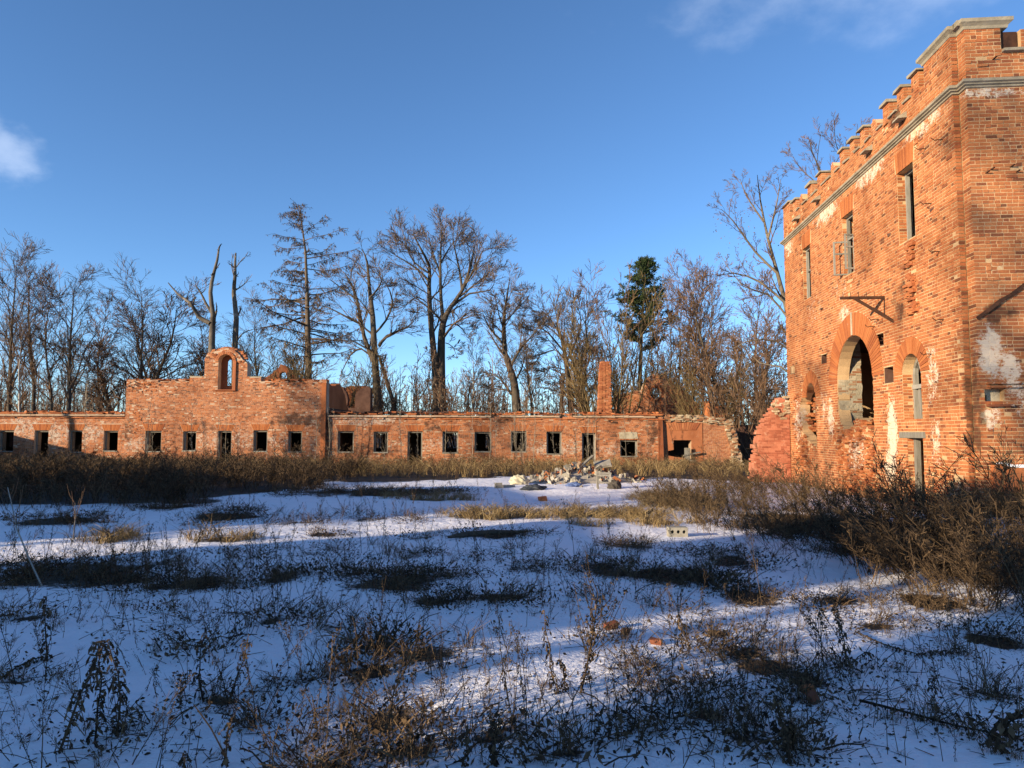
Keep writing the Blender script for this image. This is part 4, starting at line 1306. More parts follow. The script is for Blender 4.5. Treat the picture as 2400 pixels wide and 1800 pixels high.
shade_wall([(14, 4.2), (11, 4.6), (9, 6.2), (3.2, 6.6), (2.0, 6.6), (1.6, 4.1), (-1.5, 3.4), (-1.9, 6.8), (-6.2, 6.8), (-6.4, 9.6), (-9.3, 9.8), (-9.4, 6.1)], -9.4, 14)  # unseen wall, its broken top shaped to leave sun bands on the snow
shade_wall([(-9.42, 6.1), (-11.9, 6.0), (-12.1, 9.6), (-16, 10.2), (-40, 10.2)], -40, -9.42)
own(prism('back_wall', Frame((-31, 0, 0), WY, -WX), rect(-40, 14, -.3, 4), [], 0, -.8, M_FBRICK), sw)
lw = empty('west_low_range', (-32, 28, 0))
tag(lw, 'low brick range along the courtyard side out of frame on the left', 'building')
own(prism('wall', Frame((-33, 0, 0), WY, WX), [(14, -.3), (40.5, -.3), (40.5, 2.6), (33, 2.9), (27, 3.3), (22, 3.0), (14, 3.6)], [], 0, -.7, M_FBRICK), lw)  # unseen low wall added to shade the far left of the yard

# ================================================================ trees
def jitter_dir(d, amt, rng):
    return (d + Vector((rng.gauss(0, amt), rng.gauss(0, amt), rng.gauss(0, amt)))).normalized()


def side_dir(d, ang, rng, az=None):
    r = Vector((0, 0, 1)) if abs(d.z) < .9 else Vector((1, 0, 0))
    s = d.cross(r).normalized(); u = s.cross(d)
    az = rng.uniform(0, 2 * math.pi) if az is None else az
    return (d * math.cos(ang) + (s * math.cos(az) + u * math.sin(az)) * math.sin(ang)).normalized()


class Spec:
    def __init__(s, **k):
        s.nch = (9, 7, 6); s.ang = (.75, .7, .7); s.ratio = (.45, .42, .42); s.upw = (.10, .10, .06); s.wob = (.12, .2, .25)
        s.start = .25; s.rmin = .011; s.npt = (6, 5, 4, 3); s.levels = 3; s.tip = .35; s.rr = .5
        s.__dict__.update(k)


def grow(tb, rng, p, d, L, r, lvl, sp, twigs=None):
    n = sp.npt[min(lvl, len(sp.npt) - 1)]
    pts = [p.copy()]; rad = [r]
    st = L / (n - 1); dirs = [d.copy()]
    w = sp.wob[min(lvl, len(sp.wob) - 1)]; upw = sp.upw[min(lvl, len(sp.upw) - 1)]
    for i in range(1, n):
        d = jitter_dir(d, w, rng); d.z += upw; d.normalize()
        p = p + d * st
        pts.append(p.copy()); dirs.append(d.copy())
        rad.append(max(sp.rmin * .8, r * (1 - (1 - sp.tip) * i / (n - 1))))
    (twigs if (twigs is not None and lvl >= 1) else tb).add(pts, rad, 5 if r > .09 else (4 if r > .04 else (3 if lvl < 2 and r > .017 else 2)))
    if lvl >= sp.levels: return pts
    spawn(tb, rng, pts, rad, dirs, L, lvl, sp, twigs)
    return pts


def spawn(tb, rng, pts, rad, dirs, L, lvl, sp, twigs=None, nch=None, start=None):
    n = len(pts)
    k = nch if nch is not None else sp.nch[min(lvl, len(sp.nch) - 1)]
    k = max(1, int(k * rng.uniform(.8, 1.2)))
    s0 = sp.start if start is None else start
    for j in range(k):
        f = s0 + (1 - s0) * (j + rng.random()) / k
        x = f * (n - 1); i = min(int(x), n - 2); t = x - i
        q = pts[i].lerp(pts[i + 1], t); rr = rad[i] + (rad[i + 1] - rad[i]) * t
        nd = side_dir(dirs[i], sp.ang[min(lvl, len(sp.ang) - 1)] * rng.uniform(.7, 1.25), rng)
        if nd.z < -.25: nd.z *= .3; nd.normalize()
        ln = L * sp.ratio[min(lvl, len(sp.ratio) - 1)] * rng.uniform(.6, 1.25) * (1.15 - .55 * f)
        grow(tb, rng, q, nd, ln, max(sp.rmin, rr * sp.rr), lvl + 1, sp, twigs)


def guided(tb, tw, rng, guides, Y, r0, sp, nch=10, sub=1.0, depth=1.0):
    """limbs drawn through photo points at distance Y; each then branches by itself"""
    for gi, (g, ra, rb_, L) in enumerate(guides):
        off = [rng.uniform(-1, 1) * depth for _ in g]
        pts = []
        for i, (x, y) in enumerate(g):
            f = i / (len(g) - 1)
            p = V3(at(x, y, Y + off[i] * f * 1.5))
            pts.append(p)
        # smooth in-between points
        pp = []
        for i in range(len(pts) - 1):
            a = pts[max(i - 1, 0)]; b = pts[i]; c = pts[i + 1]; d = pts[min(i + 2, len(pts) - 1)]
            for t in (0, .5):
                pp.append(.5 * ((2 * b) + (c - a) * t + (2 * a - 5 * b + 4 * c - d) * t * t + (3 * b - a - 3 * c + d) * t ** 3))
        pp.append(pts[-1])
        rad = [ra + (rb_ - ra) * i / (len(pp) - 1) for i in range(len(pp))]
        dirs = [(pp[min(i + 1, len(pp) - 1)] - pp[max(i - 1, 0)]).normalized() for i in range(len(pp))]
        tb.add(pp, rad, 7 if ra > .15 else 5)
        if L > 0:
            spawn(tw, rng, pp, rad, dirs, L, 0, sp, tw, nch=nch * (1 if gi else 1), start=.3 if ra > .2 else .15)


def tree_thing(name, label, x, Y, group='trees behind the ruins', px=None):
    b = at(x, 960, Y) if px is None else at(px, 960, Y)
    e = empty(name, (b[0], Y, 0))
    tag(e, label, 'tree', group)
    return e


def finish(e, tb, tw, mat_t, mat_c, extra=None):
    own(tb.build('trunk', mat_t), e)
    if tw.g or tw.leaves: own(tw.build('crown', mat_c), e)


SPL = Spec(nch=(10, 10, 8), ang=(.7, .6, .55), ratio=(.85, .62, .55), rmin=.0115, wob=(.13, .16, .18), upw=(.05, .045, .03), rr=.42)


def zp(z, ox, oy, sc):
    return [(ox + a / sc, oy + b / sc) for a, b in z]


Z2 = (700, 450, 3.13)
# --- big twin-trunked tree in the middle
rng = random.Random(1); Y = 56
e = tree_thing('linden_tree', 'tallest bare tree, twin dark trunks and wide rounded crown behind the long wing', 1030, Y)
tb, tw = Tubes(), Tubes()
G = [([(1050, 1700), (1045, 1300), (1048, 1050), (1060, 900), (1110, 780), (1200, 640), (1262, 450), (1290, 300)], .42, .05, 4.4), ([(1015, 1700), (1005, 1300), (988, 1080), (965, 820), (958, 600), (960, 450), (890, 300), (840, 200)], .34, .04, 4.2),
     ([(1062, 880), (1045, 700), (1040, 450), (1046, 260), (1055, 120)], .18, .02, 4.0), ([(960, 570), (880, 480), (770, 400), (680, 345)], .12, .02, 3.2), ([(1110, 780), (1250, 665), (1400, 640), (1440, 560)], .12, .02, 3.2),
     ([(1070, 930), (1140, 900), (1200, 940), (1240, 1010)], .10, .02, 2.0), ([(1200, 640), (1180, 480), (1140, 280), (1130, 190)], .12, .02, 3.6), ([(1210, 620), (1310, 430), (1350, 330), (1400, 330)], .11, .02, 3.2),
     ([(965, 760), (880, 690), (800, 740), (740, 830)], .08, .02, 2.6), ([(1180, 690), (1330, 560), (1430, 480)], .09, .02, 2.6), ([(950, 500), (850, 420), (790, 290), (780, 200)], .1, .02, 3.0), ([(1080, 1050), (1130, 1080), (1170, 1180)], .05, .012, 1.3),
     ([(1040, 500), (980, 330), (950, 180)], .09, .02, 3.0), ([(1046, 420), (1110, 300), (1200, 190)], .09, .02, 2.8)]
guided(tb, tw, rng, [(zp(g, *Z2), a, b, L) for g, a, b, L in G], Y, .3, SPL, nch=9, depth=1.6)
finish(e, tb, tw, M_BARK, M_TWIG)
e.scale = (1, 1, .935)
# --- tree left of it
rng = random.Random(2); Y = 54
e = tree_thing('linden_tree', 'bare tree with crooked spreading limbs between the larch and the tallest tree', 880, Y)
tb, tw = Tubes(), Tubes()
G = [([(590, 1700), (575, 1400), (560, 1180), (545, 850), (522, 650), (505, 430), (470, 330)], .38, .03, 3.6), ([(715, 1700), (690, 1500), (620, 1260), (590, 1150)], .2, .1, 1.4), ([(550, 1200), (480, 1000), (430, 720), (370, 560), (330, 500)], .2, .02, 3.2),
     ([(590, 1080), (650, 1000), (780, 940), (845, 890)], .16, .02, 2.6), ([(545, 1180), (460, 1100), (380, 1150), (310, 1300)], .13, .03, 1.8), ([(560, 980), (640, 880), (690, 730), (640, 590), (600, 540)], .12, .02, 3.0),
     ([(440, 900), (330, 840), (220, 780), (140, 760)], .1, .02, 2.6), ([(530, 700), (600, 600), (620, 500)], .1, .02, 2.4), ([(430, 720), (330, 640), (230, 560)], .09, .02, 2.4), ([(880, 1500), (940, 1400), (965, 1250), (960, 1100)], .06, .02, 1.4)]
guided(tb, tw, rng, [(zp(g, *Z2), a, b, L) for g, a, b, L in G], Y, .3, SPL, nch=9, depth=1.4)
finish(e, tb, tw, M_BARK, M_TWIG)
e.scale = (1, 1, .94)
# --- tree right of the big one
rng = random.Random(3); Y = 55
e = tree_thing('linden_tree', 'slender bare tree with thick low fork right of the tallest tree', 1205, Y)
tb, tw = Tubes(), Tubes()
G = [([(1605, 1700), (1590, 1450), (1565, 1300), (1515, 1150), (1505, 900), (1522, 750), (1548, 570)], .4, .025, 3.4), ([(1510, 1080), (1440, 1000), (1380, 910), (1350, 830)], .12, .02, 2.6), ([(1560, 1230), (1640, 1090), (1720, 1000), (1790, 880)], .13, .02, 2.6),
     ([(1560, 1460), (1480, 1340), (1390, 1290)], .12, .02, 1.6), ([(1510, 900), (1580, 830), (1690, 700)], .08, .02, 2.4), ([(1575, 1380), (1640, 1250), (1660, 1130)], .1, .02, 1.8), ([(1505, 960), (1470, 850), (1440, 700)], .08, .02, 2.4), ([(1540, 1430), (1470, 1420), (1380, 1400)], .07, .02, 1.2)]
guided(tb, tw, rng, [(zp(g, *Z2), a, b, L) for g, a, b, L in G], Y, .3, SPL, nch=10, depth=1.4)
finish(e, tb, tw, M_BARK, M_TWIG)
e.scale = (1, 1, .95)
# --- tree by the chimney
rng = random.Random(4); Y = 57
e = tree_thing('linden_tree', 'bare tree with drooping side limbs left of the brick chimney', 1330, Y)
tb, tw = Tubes(), Tubes()
G = [([(1342, 1000), (1336, 930), (1328, 860), (1318, 800), (1305, 760), (1318, 720)], .3, .03, 3.0), ([(1318, 985), (1316, 930), (1322, 880)], .22, .1, 1.2), ([(1326, 850), (1350, 800), (1362, 750), (1352, 715)], .12, .02, 2.6), ([(1318, 820), (1285, 780), (1262, 770), (1250, 790)], .1, .02, 2.2), ([(1330, 870), (1290, 860), (1270, 900)], .08, .02, 1.6),
     ([(1335, 900), (1375, 860), (1395, 810)], .09, .02, 2.2), ([(1310, 780), (1285, 740), (1270, 730)], .07, .02, 2.2), ([(1330, 930), (1300, 900), (1280, 930)], .06, .02, 1.2), ([(1300, 820), (1268, 830), (1250, 860)], .06, .02, 1.6)]
guided(tb, tw, rng, G, Y, .3, SPL, nch=11, depth=1.4)
finish(e, tb, tw, M_BARK, M_TWIG)
# --- tree beside the tower
rng = random.Random(5); Y = 33
e = tree_thing('maple_tree', 'bare young tree with a few brown leaves rising beside the gatehouse', 1845, Y, px=1850)
tb, tw = Tubes(), Tubes()
SPM = Spec(nch=(9, 9, 7), ang=(.6, .6, .6), ratio=(.5, .42, .42), rmin=.006, wob=(.10, .15, .2), upw=(.08, .08, .05))
G = [([(1900, 1060), (1880, 900), (1850, 750), (1822, 640), (1800, 560), (1782, 470), (1775, 410)], .17, .012, 3.4), ([(1822, 640), (1770, 590), (1720, 520), (1690, 490)], .07, .01, 2.4), ([(1840, 710), (1780, 660), (1720, 640), (1670, 650)], .07, .01, 2.4),
     ([(1800, 560), (1820, 480), (1830, 420)], .06, .01, 2.2), ([(1850, 750), (1800, 690), (1740, 670), (1690, 600)], .06, .01, 2.4), ([(1790, 520), (1750, 460), (1735, 420)], .05, .01, 2.0), ([(1870, 840), (1820, 800), (1750, 800), (1700, 830)], .06, .01, 2.2), ([(1880, 900), (1830, 860), (1780, 850), (1730, 800)], .06, .01, 2.4)]
guided(tb, tw, rng, G, Y, .3, SPM, nch=9, depth=1.0)
for i in range(420):
    p = at(rng.uniform(1670, 1840), rng.uniform(480, 900), Y + rng.uniform(-1, 1)); tw.leaf(p, (rng.uniform(-1, 1), rng.uniform(-1, 1), -1), rng.uniform(.05, .09), .03, rng)
finish(e, tb, tw, simple_mat('young_bark', [(.3, (.10, .075, .05)), (.7, (.22, .175, .12))], 3, 5, .9, 14, .4, .02), M_TWIGR)
# --- a second one showing over the parapet
rng = random.Random(6); Y = 34
e = tree_thing('maple_tree', 'bare treetop showing above the battlements behind the gatehouse', 1960, Y, px=1960)
tb, tw = Tubes(), Tubes()
G = [([(1950, 1060), (1950, 700), (1945, 500), (1930, 420), (1905, 360), (1895, 320)], .10, .008, 3.0), ([(1945, 520), (1985, 400), (2005, 330), (2010, 290)], .05, .008, 3.0), ([(1930, 440), (1880, 400), (1855, 360)], .03, .008, 2.4), ([(1985, 400), (1960, 340), (1955, 300)], .03, .008, 2.4), ([(1930, 440), (1915, 380), (1925, 310)], .03, .008, 2.2)]
guided(tb, tw, rng, G, Y, .3, SPM, nch=9, depth=.8)
finish(e, tb, tw, M_BARK, M_TWIGR)
# --- dead two-limbed tree
Z1 = (0, 450, 2.765)
rng = random.Random(7); Y = 52
e = tree_thing('dead_tree', 'dead barkless tree with one long limb reaching left, above the gabled block', 497, Y)
tb, tw = Tubes(), Tubes()
SPD = Spec(nch=(3, 2), ang=(.6, .6), ratio=(.22, .4), rmin=.022, levels=2, wob=(.2, .3), tip=.6)
G = [([(1372, 1450), (1372, 1020), (1378, 850), (1380, 790), (1364, 650), (1385, 530), (1408, 440), (1420, 360), (1437, 335)], .27, .03, 2.6), ([(1365, 850), (1290, 810), (1235, 720), (1160, 668), (1090, 588)], .2, .035, 2.4), ([(1376, 790), (1335, 725), (1302, 655), (1265, 600)], .13, .03, 1.8), ([(1250, 740), (1262, 690), (1270, 680)], .06, .03, .6), ([(1385, 820), (1405, 760), (1400, 720)], .08, .03, .8), ([(1300, 660), (1325, 640), (1330, 625)], .05, .02, .5), ([(1400, 500), (1425, 460)], .05, .02, .5)]
guided(tb, tb, rng, [(zp(g, *Z1), a, b, L) for g, a, b, L in G], Y, .3, SPD, nch=4, depth=.8)
finish(e, tb, tw, M_DEADW, M_DEADW)
rng = random.Random(8); Y = 53
e = tree_thing('dead_tree', 'snapped dead trunk with pale splintered top beside the larch', 552, Y)
tb, tw = Tubes(), Tubes()
G = [([(1520, 1450), (1522, 1010), (1532, 820), (1515, 660), (1523, 550), (1524, 460), (1528, 395)], .26, .06, 1.6), ([(1525, 980), (1570, 920), (1628, 893)], .08, .02, .8), ([(1520, 640), (1580, 600), (1615, 560)], .06, .015, 1.8), ([(1528, 830), (1560, 760), (1552, 740)], .08, .03, .8), ([(1520, 560), (1500, 480), (1510, 400)], .05, .012, 1.4), ([(1523, 500), (1575, 430), (1600, 420)], .045, .012, 1.4)]
guided(tb, tw, rng, [(zp(g, *Z1), a, b, L) for g, a, b, L in G], Y, .3, Spec(nch=(5, 4), ang=(.7, .7), ratio=(.5, .4), levels=2, rmin=.014), nch=6, depth=.8)
finish(e, tb, tw, M_DEADW, M_TWIG)
# --- larch
rng = random.Random(9); Y = 55
e = tree_thing('larch_tree', 'tall leafless larch with long level boughs and dangling cones', 722, Y)
tb, tw = Tubes(), Tubes()
ax = [V3(at(x, y, Y)) for x, y in ((724, 985), (723, 850), (720, 700), (716, 590), (708, 530), (702, 484))]
ax[0].z = -.2
pp = []
for i in range(len(ax) - 1):
    for t in (0, .25, .5, .75): pp.append(ax[i].lerp(ax[i + 1], t))
pp.append(ax[-1]); H0 = pp[-1].z
tb.add(pp, [max(.04, .40 * (1 - .93 * max(p.z / H0, 0) ** .9)) for p in pp], 8)
yy = 0
for k in range(62):
    f = .36 + .635 * (k + rng.random()) / 62
    z = f * H0
    i = next(j for j in range(len(pp) - 1) if pp[j + 1].z >= z); q = pp[i].lerp(pp[i + 1], (z - pp[i].z) / (pp[i + 1].z - pp[i].z))
    g = (f - .36) / .64
    L = (6.4 * (1 - g) ** .6 * (.7 if g < .10 else 1) + .6) * rng.uniform(.45, 1.12)
    if rng.random() < .12: L *= .4
    az = rng.uniform(0, 2 * math.pi)
    d = Vector((math.cos(az), math.sin(az) * .9, rng.uniform(-.05, .22) + .35 * g * g)).normalized()
    pts = [q]; rad = [max(.018, .075 * (1 - .6 * g) * L / 4)]; p = q.copy(); n = 7; dirs = [d.copy()]
    for j in range(1, n):
        d = jitter_dir(d, .10, rng); d.z += -.07 + .035 * j; d.normalize(); p = p + d * L / (n - 1); pts.append(p.copy()); dirs.append(d.copy()); rad.append(max(.014, rad[0] * (1 - .8 * j / (n - 1))))
    tw.add(pts, rad, 4)
    for j in range(int(5 + L * 5)):
        x = rng.uniform(.2, 1) * (n - 1.001); i = int(x); s_ = pts[i].lerp(pts[i + 1], x - i)
        dd = side_dir(dirs[i], rng.uniform(.5, 1.1), rng); dd.z = dd.z * .35 - .15; dd.normalize()
        l2 = rng.uniform(.35, 1.1) * (1.1 - .5 * x / n)
        tip = s_ + dd * l2 + Vector((0, 0, -.12 * l2)); mid = s_ + dd * l2 * .5
        tw.add([s_, mid, tip], [.014, .012, .010], 3)
        for m in range(4):
            f2 = rng.uniform(.2, 1); b0 = s_.lerp(tip, f2); e2 = side_dir(dd, 1.0, rng); e2.z -= .45
            tw.add([b0, b0 + e2 * rng.uniform(.12, .3)], [.012, .010], 2)
            if rng.random() < .5: tw.leaf(b0, (rng.uniform(-.3, .3), rng.uniform(-.3, .3), -1), rng.uniform(.10, .2), .035, rng)
finish(e, tb, tw, simple_mat('larch_bark', [(.3, (.07, .05, .036)), (.7, (.17, .125, .085))], 3, 5, .9, 14, .5, .03, stretch=(3, 3, .8)), simple_mat('larch_twigs', [(.2, (.06, .043, .032)), (.8, (.15, .105, .07))], 3, 3, .95, 10, .2, .01, per_island=.6))
# --- pine
rng = random.Random(10); Y = 62
e = tree_thing('pine_tree', 'dark green pine top standing among bare saplings above the chimney', 1500, Y)
tb, tw = Tubes(), Tubes()
b0 = V3(at(1492, 960, Y)); b0.z = 0; tp0 = V3(at(1510, 612, Y))
pp = [b0.lerp(tp0, t) for t in np.linspace(0, 1, 9)]
tb.add(pp, [.3 * (1 - .9 * i / 8) for i in range(9)], 6)
for k in range(120):
    f = rng.uniform(.52, 1.0) if k > 6 else 1.0 - .008 * k
    q = b0.lerp(tp0, f); g = (f - .5) / .5
    L = (3.7 * (1 - g) ** .6 + .5) * rng.uniform(.5, 1.1); az = rng.uniform(0, 6.28)
    d = Vector((math.cos(az), math.sin(az), rng.uniform(.05, .6))).normalized()
    pts = [q]; p = q
    for j in range(4):
        d = jitter_dir(d, .12, rng); d.z += .12; d.normalize(); p = p + d * L / 4; pts.append(p.copy())
    tb.add(pts, [.05, .04, .03, .025, .02], 3)
    for c in range(int(5 + L * 3.4)):
        x = rng.uniform(.25, 1.0) * 3.999; i = int(x); c0 = pts[i].lerp(pts[i + 1], x - i) + Vector((rng.gauss(0, .16), rng.gauss(0, .16), rng.gauss(0, .12)))
        for m in range(11):
            dd = Vector((rng.gauss(0, 1), rng.gauss(0, 1), rng.gauss(.55, .8))).normalized()
            tw.leaf(c0, dd, rng.uniform(.2, .42), .035, rng)
finish(e, tb, tw, M_BARK, M_NEEDLE)

# --- generic bare trees, a few shapes copied
def proto_tree(seed, H, r, sp, lean=.03, stems=1, spread=.0, fork=None):
    rng = random.Random(seed); tb, tw = Tubes(), Tubes()
    for s in range(stems):
        az = rng.uniform(0, 6.28); o = Vector((math.cos(az), math.sin(az), 0)) * spread * rng.uniform(.1, .5)
        d = Vector((math.cos(az) * lean * (1 + 2 * spread), math.sin(az) * lean * (1 + 2 * spread), 1)).normalized()
        h = H * (rng.uniform(.6, 1.0) if stems > 1 else 1)
        n = 9; p = o.copy(); pts = [p.copy()]; rad = [r]; dirs = [d.copy()]
        for i in range(1, n):
            d = jitter_dir(d, .05 if stems > 1 else .07, rng); d.z += .12; d.normalize(); p = p + d * h / (n - 1); pts.append(p.copy()); dirs.append(d.copy()); rad.append(max(.012, r * (1 - .93 * i / (n - 1))))
        tb.add(pts, rad, 6 if r > .1 else 4)
        spawn(tw, rng, pts, rad, dirs, h * .62, 0, sp, tw, start=fork or .3)
    return tb, tw


SPA = Spec(nch=(24, 10, 8), ang=(.6, .6, .55), ratio=(.5, .55, .55), rmin=.0115, upw=(.10, .06, .04))
SPB = Spec(nch=(36, 9, 7), ang=(.55, .55, .5), ratio=(.36, .55, .55), rmin=.011, upw=(.07, .05, .03), wob=(.1, .16, .2))
SPS = Spec(nch=(16, 8), ang=(.45, .5), ratio=(.36, .5), rmin=.011, levels=2, upw=(.10, .06), wob=(.08, .16))
PRO = []
for i, (H, r, sp, stems, spread, fork, mt, mc) in enumerate([(16, .26, SPA, 1, 0, .28, M_BARK, M_TWIG), (16, .22, SPA, 1, 0, .35, M_BARK, M_TWIG), (14, .16, SPB, 1, 0, .3, M_PALE, M_TWIGR), (14, .13, SPB, 1, 0, .25, M_BARK, M_TWIGR), (12, .20, SPA, 2, .8, .25, M_BARK, M_TWIGR), (10, .06, SPS, 14, 1.6, .3, M_TWIGY, M_TWIGY), (9, .05, SPS, 10, 1.6, .3, M_TWIGR, M_TWIGR)]):
    tb, tw = proto_tree(40 + i, H, r, sp, .05 if stems == 1 else .12, stems, spread, fork)
    vt, qt = tb.arrays(); vc, qc = tw.arrays()
    mtk = mesh_np('trunk', vt, qt, smooth=True); mtk.materials.append(mt)
    mcr = mesh_np('crown', vc, qc, smooth=True); mcr.materials.append(mc)
    PRO.append((mtk, mcr, H))


def plant(kind, px, ytop, Y, name, label, group='trees behind the ruins', rz=None, wide=1.0):
    mtk, mcr, H = PRO[kind]
    b = at(px, 960, Y); top = at(px, ytop, Y)[2]
    s = top / H
    e = empty(name, (b[0], Y, 0), random.uniform(0, 6.28) if rz is None else rz)
    e.scale = (s * wide, s * wide, s)
    tag(e, label, 'tree', group)
    for nm, me in (('trunk', mtk), ('crown', mcr)):
        o = bpy.data.objects.new(nm, me); COL.objects.link(o); o.parent = e
    return e


plant(0, 25, 612, 50, 'bare_tree', 'tall bare tree cut off by the left edge of the picture', wide=.8)
plant(1, 82, 640, 54, 'bare_tree', 'slim dark bare tree, second from the left edge')
plant(3, 125, 665, 52, 'bare_tree', 'thin bare tree left of the leaning dark trunk', wide=1.1)
plant(0, 165, 662, 51, 'bare_tree', 'leaning dark-trunked bare tree behind the low left wing', rz=2.0)
plant(2, 58, 760, 49, 'birch_tree', 'small pale-stemmed birch near the left edge')
plant(4, 300, 690, 58, 'bare_tree', 'broad reddish bare tree left of the gabled block', wide=1.35)
plant(1, 345, 700, 56, 'bare_tree', 'spreading bare tree directly above the left end of the gabled block', wide=1.2)
plant(4, 405, 715, 60, 'bare_tree', 'rounded bare tree just left of the dead limb', wide=1.2)
plant(3, 240, 720, 60, 'bare_tree', 'smaller bare tree between the leaning trunk and the broad reddish tree', wide=1.2)
plant(5, 640, 775, 49, 'willow_clump', 'low olive sapling clump left of the larch trunk', wide=1.2)
plant(5, 765, 770, 50, 'willow_clump', 'dense olive brown sapling clump right of the larch trunk', wide=1.3)
plant(3, 455, 745, 62, 'bare_tree', 'thin bare tree behind the dead tree', wide=1.1)
plant(1, 610, 740, 64, 'bare_tree', 'bare tree half hidden behind the snapped trunk', wide=1.1)
plant(6, 1085, 830, 50, 'sapling_clump', 'clump of thin grey saplings right of the twin trunks', wide=1.4)
plant(2, 1110, 790, 60, 'birch_tree', 'thin birch between the twin trunks and the low forked tree')
plant(6, 940, 850, 49, 'sapling_clump', 'low sapling clump left of the twin trunks', wide=1.4)
plant(5, 1440, 625, 48, 'willow_clump', 'tall many-stemmed olive clump growing by the chimney', wide=.92)
plant(6, 1395, 655, 52, 'sapling_clump', 'tall reddish sapling clump behind the chimney top', wide=.8)
plant(3, 1560, 690, 58, 'bare_tree', 'slim bare tree right of the pine', wide=.9)
plant(2, 1615, 640, 56, 'birch_tree', 'tall straight white birch right of the oculus gable', wide=.9)
plant(3, 1655, 655, 54, 'bare_tree', 'slim reddish bare tree right of the tall white birch', wide=.9)
plant(2, 1690, 660, 60, 'birch_tree', 'birch second to the left of the gatehouse tree', wide=.9)
plant(4, 1740, 640, 52, 'bare_tree', 'broad reddish bare tree beside the gatehouse', wide=1.0)
plant(4, 1690, 700, 50, 'bare_tree', 'broad bare tree right behind the birches, left of the gatehouse', wide=1.1)
plant(3, 1780, 660, 48, 'bare_tree', 'reddish bare tree nearest the gatehouse wall', wide=1.2)
plant(6, 1530, 720, 60, 'sapling_clump', 'tall sapling clump behind the oculus gable', wide=1.2)
plant(6, 1620, 730, 58, 'sapling_clump', 'sapling clump at the foot of the tall white birch', wide=1.2)
plant(4, 1375, 690, 60, 'bare_tree', 'broad bare tree behind the chimney', wide=1.1)
plant(6, 1770, 800, 44, 'sapling_clump', 'low thick sapling clump left of the gatehouse corner', wide=1.4)
plant(5, 1590, 800, 60, 'willow_clump', 'olive clump behind the right slope of the oculus gable', wide=1.3)
plant(6, 1720, 745, 46, 'sapling_clump', 'dense sapling clump behind the collapsed end block', wide=1.1)
plant(6, 1800, 730, 42, 'sapling_clump', 'dense sapling clump against the far corner of the gatehouse', wide=1.0)
plant(5, 1660, 790, 47, 'willow_clump', 'olive clump behind the broken end of the long wing', wide=1.0)
plant(2, 1580, 690, 66, 'birch_tree', 'faint birch behind the oculus gable', wide=.8)
plant(1, 1250, 760, 66, 'bare_tree', 'small bare tree between the low forked tree and the chimney tree', wide=1.1)
plant(3, 690, 700, 66, 'bare_tree', 'bare tree half hidden behind the larch', wide=1.3)

# --- the wood behind: one far mass of saplings and undergrowth
WRNG = np.random.default_rng(21)
protos = []
for i in range(5):
    rng = random.Random(70 + i); tb = Tubes()
    H = 7.0
    pts = [Vector((0, 0, 0))]; d = Vector((rng.gauss(0, .06), rng.gauss(0, .06), 1)).normalized(); p = pts[0]; dirs = [d]
    for j in range(6):
        d = jitter_dir(d, .06, rng); p = p + d * H / 6; pts.append(p.copy()); dirs.append(d.copy())
    tb.add(pts, [.045 * (1 - .8 * j / 6) + .01 for j in range(7)], 3)
    spawn(tb, rng, pts, [.03] * 7, dirs, H * .55, 0, Spec(nch=(16, 6), ang=(.6, .7), ratio=(.36, .45), levels=2, rmin=.014, npt=(4, 4, 3), upw=(.08, .05)), tb, start=.12)
    protos.append(tb.arrays())


def scatter(protos, items):
    """items: (proto, x, y, z, rotation, scale xy, scale z, lean x, lean y)"""
    V = []; Q = []; n = 0
    for (k, x, y, z, a, s, sz, lx, ly) in items:
        v, q = protos[k]
        c, d = math.cos(a), math.sin(a)
        w = np.empty_like(v)
        w[:, 2] = v[:, 2] * sz
        w[:, 0] = (v[:, 0] * c - v[:, 1] * d) * s + x + lx * w[:, 2]
        w[:, 1] = (v[:, 0] * d + v[:, 1] * c) * s + y + ly * w[:, 2]
        w[:, 2] += z
        V.append(w); Q.append(q + n); n += len(v)
    return np.concatenate(V), np.concatenate(Q)


def stuff(name, protos, items, mat, label):
    v, q = scatter(protos, items)
    o = link(name, mesh_np(name, v, q), mat)
    tag(o, label, None, None, 'stuff')
    return o


it = []
for k in range(900):
    Y = WRNG.uniform(50, 100); x = WRNG.uniform(-.78, .45) * Y
    s = WRNG.uniform(.55, 1.25) * (.6 + Y / 160)
    it.append((int(WRNG.integers(5)), x, Y, 0, WRNG.uniform(0, 6.28), s, s * WRNG.uniform(.7, 1.1), 0, 0))
for k in range(230):
    Y = WRNG.uniform(48.5, 62); x = WRNG.uniform(-.76, .44) * Y; s = WRNG.uniform(.35, .7)
    it.append((int(WRNG.integers(5)), x, Y, 0, WRNG.uniform(0, 6.28), s * 1.4, s, 0, 0))
stuff('sapling_wood', protos, it, M_TWIGR, 'grey brown undergrowth of the wood behind the ruins')
VR_ = np.random.default_rng(77)
it = []
for k in range(70):
    Y = WRNG.uniform(48.5, 60); x = WRNG.uniform(-.78, .40) * Y
    s = WRNG.uniform(.4, .8)
    it.append((int(WRNG.integers(5)), x, Y, 0, WRNG.uniform(0, 6.28), s, s * WRNG.uniform(.8, 1.2), 0, 0))
for k in range(46):
    x = VR_.uniform(-33, 9); Y = VR_.uniform(35.5, 40.3) if x > -9 or x < -20 else VR_.uniform(38, 40.3); s = VR_.uniform(.28, .5)
    it.append((int(VR_.integers(5)), x, Y, 0, VR_.uniform(0, 6.28), s * .6, s, 0, 0))
stuff('pale_saplings', protos, it, simple_mat('pale_sapling', [(.2, (.14, .11, .08)), (.8, (.32, .27, .2))], 3, 3, .95, 10, .2, .01, per_island=.6), 'thin pale sunlit saplings close behind the ruined walls')

# ================================================================ dry weeds
def U(a, b): return random.uniform(a, b)


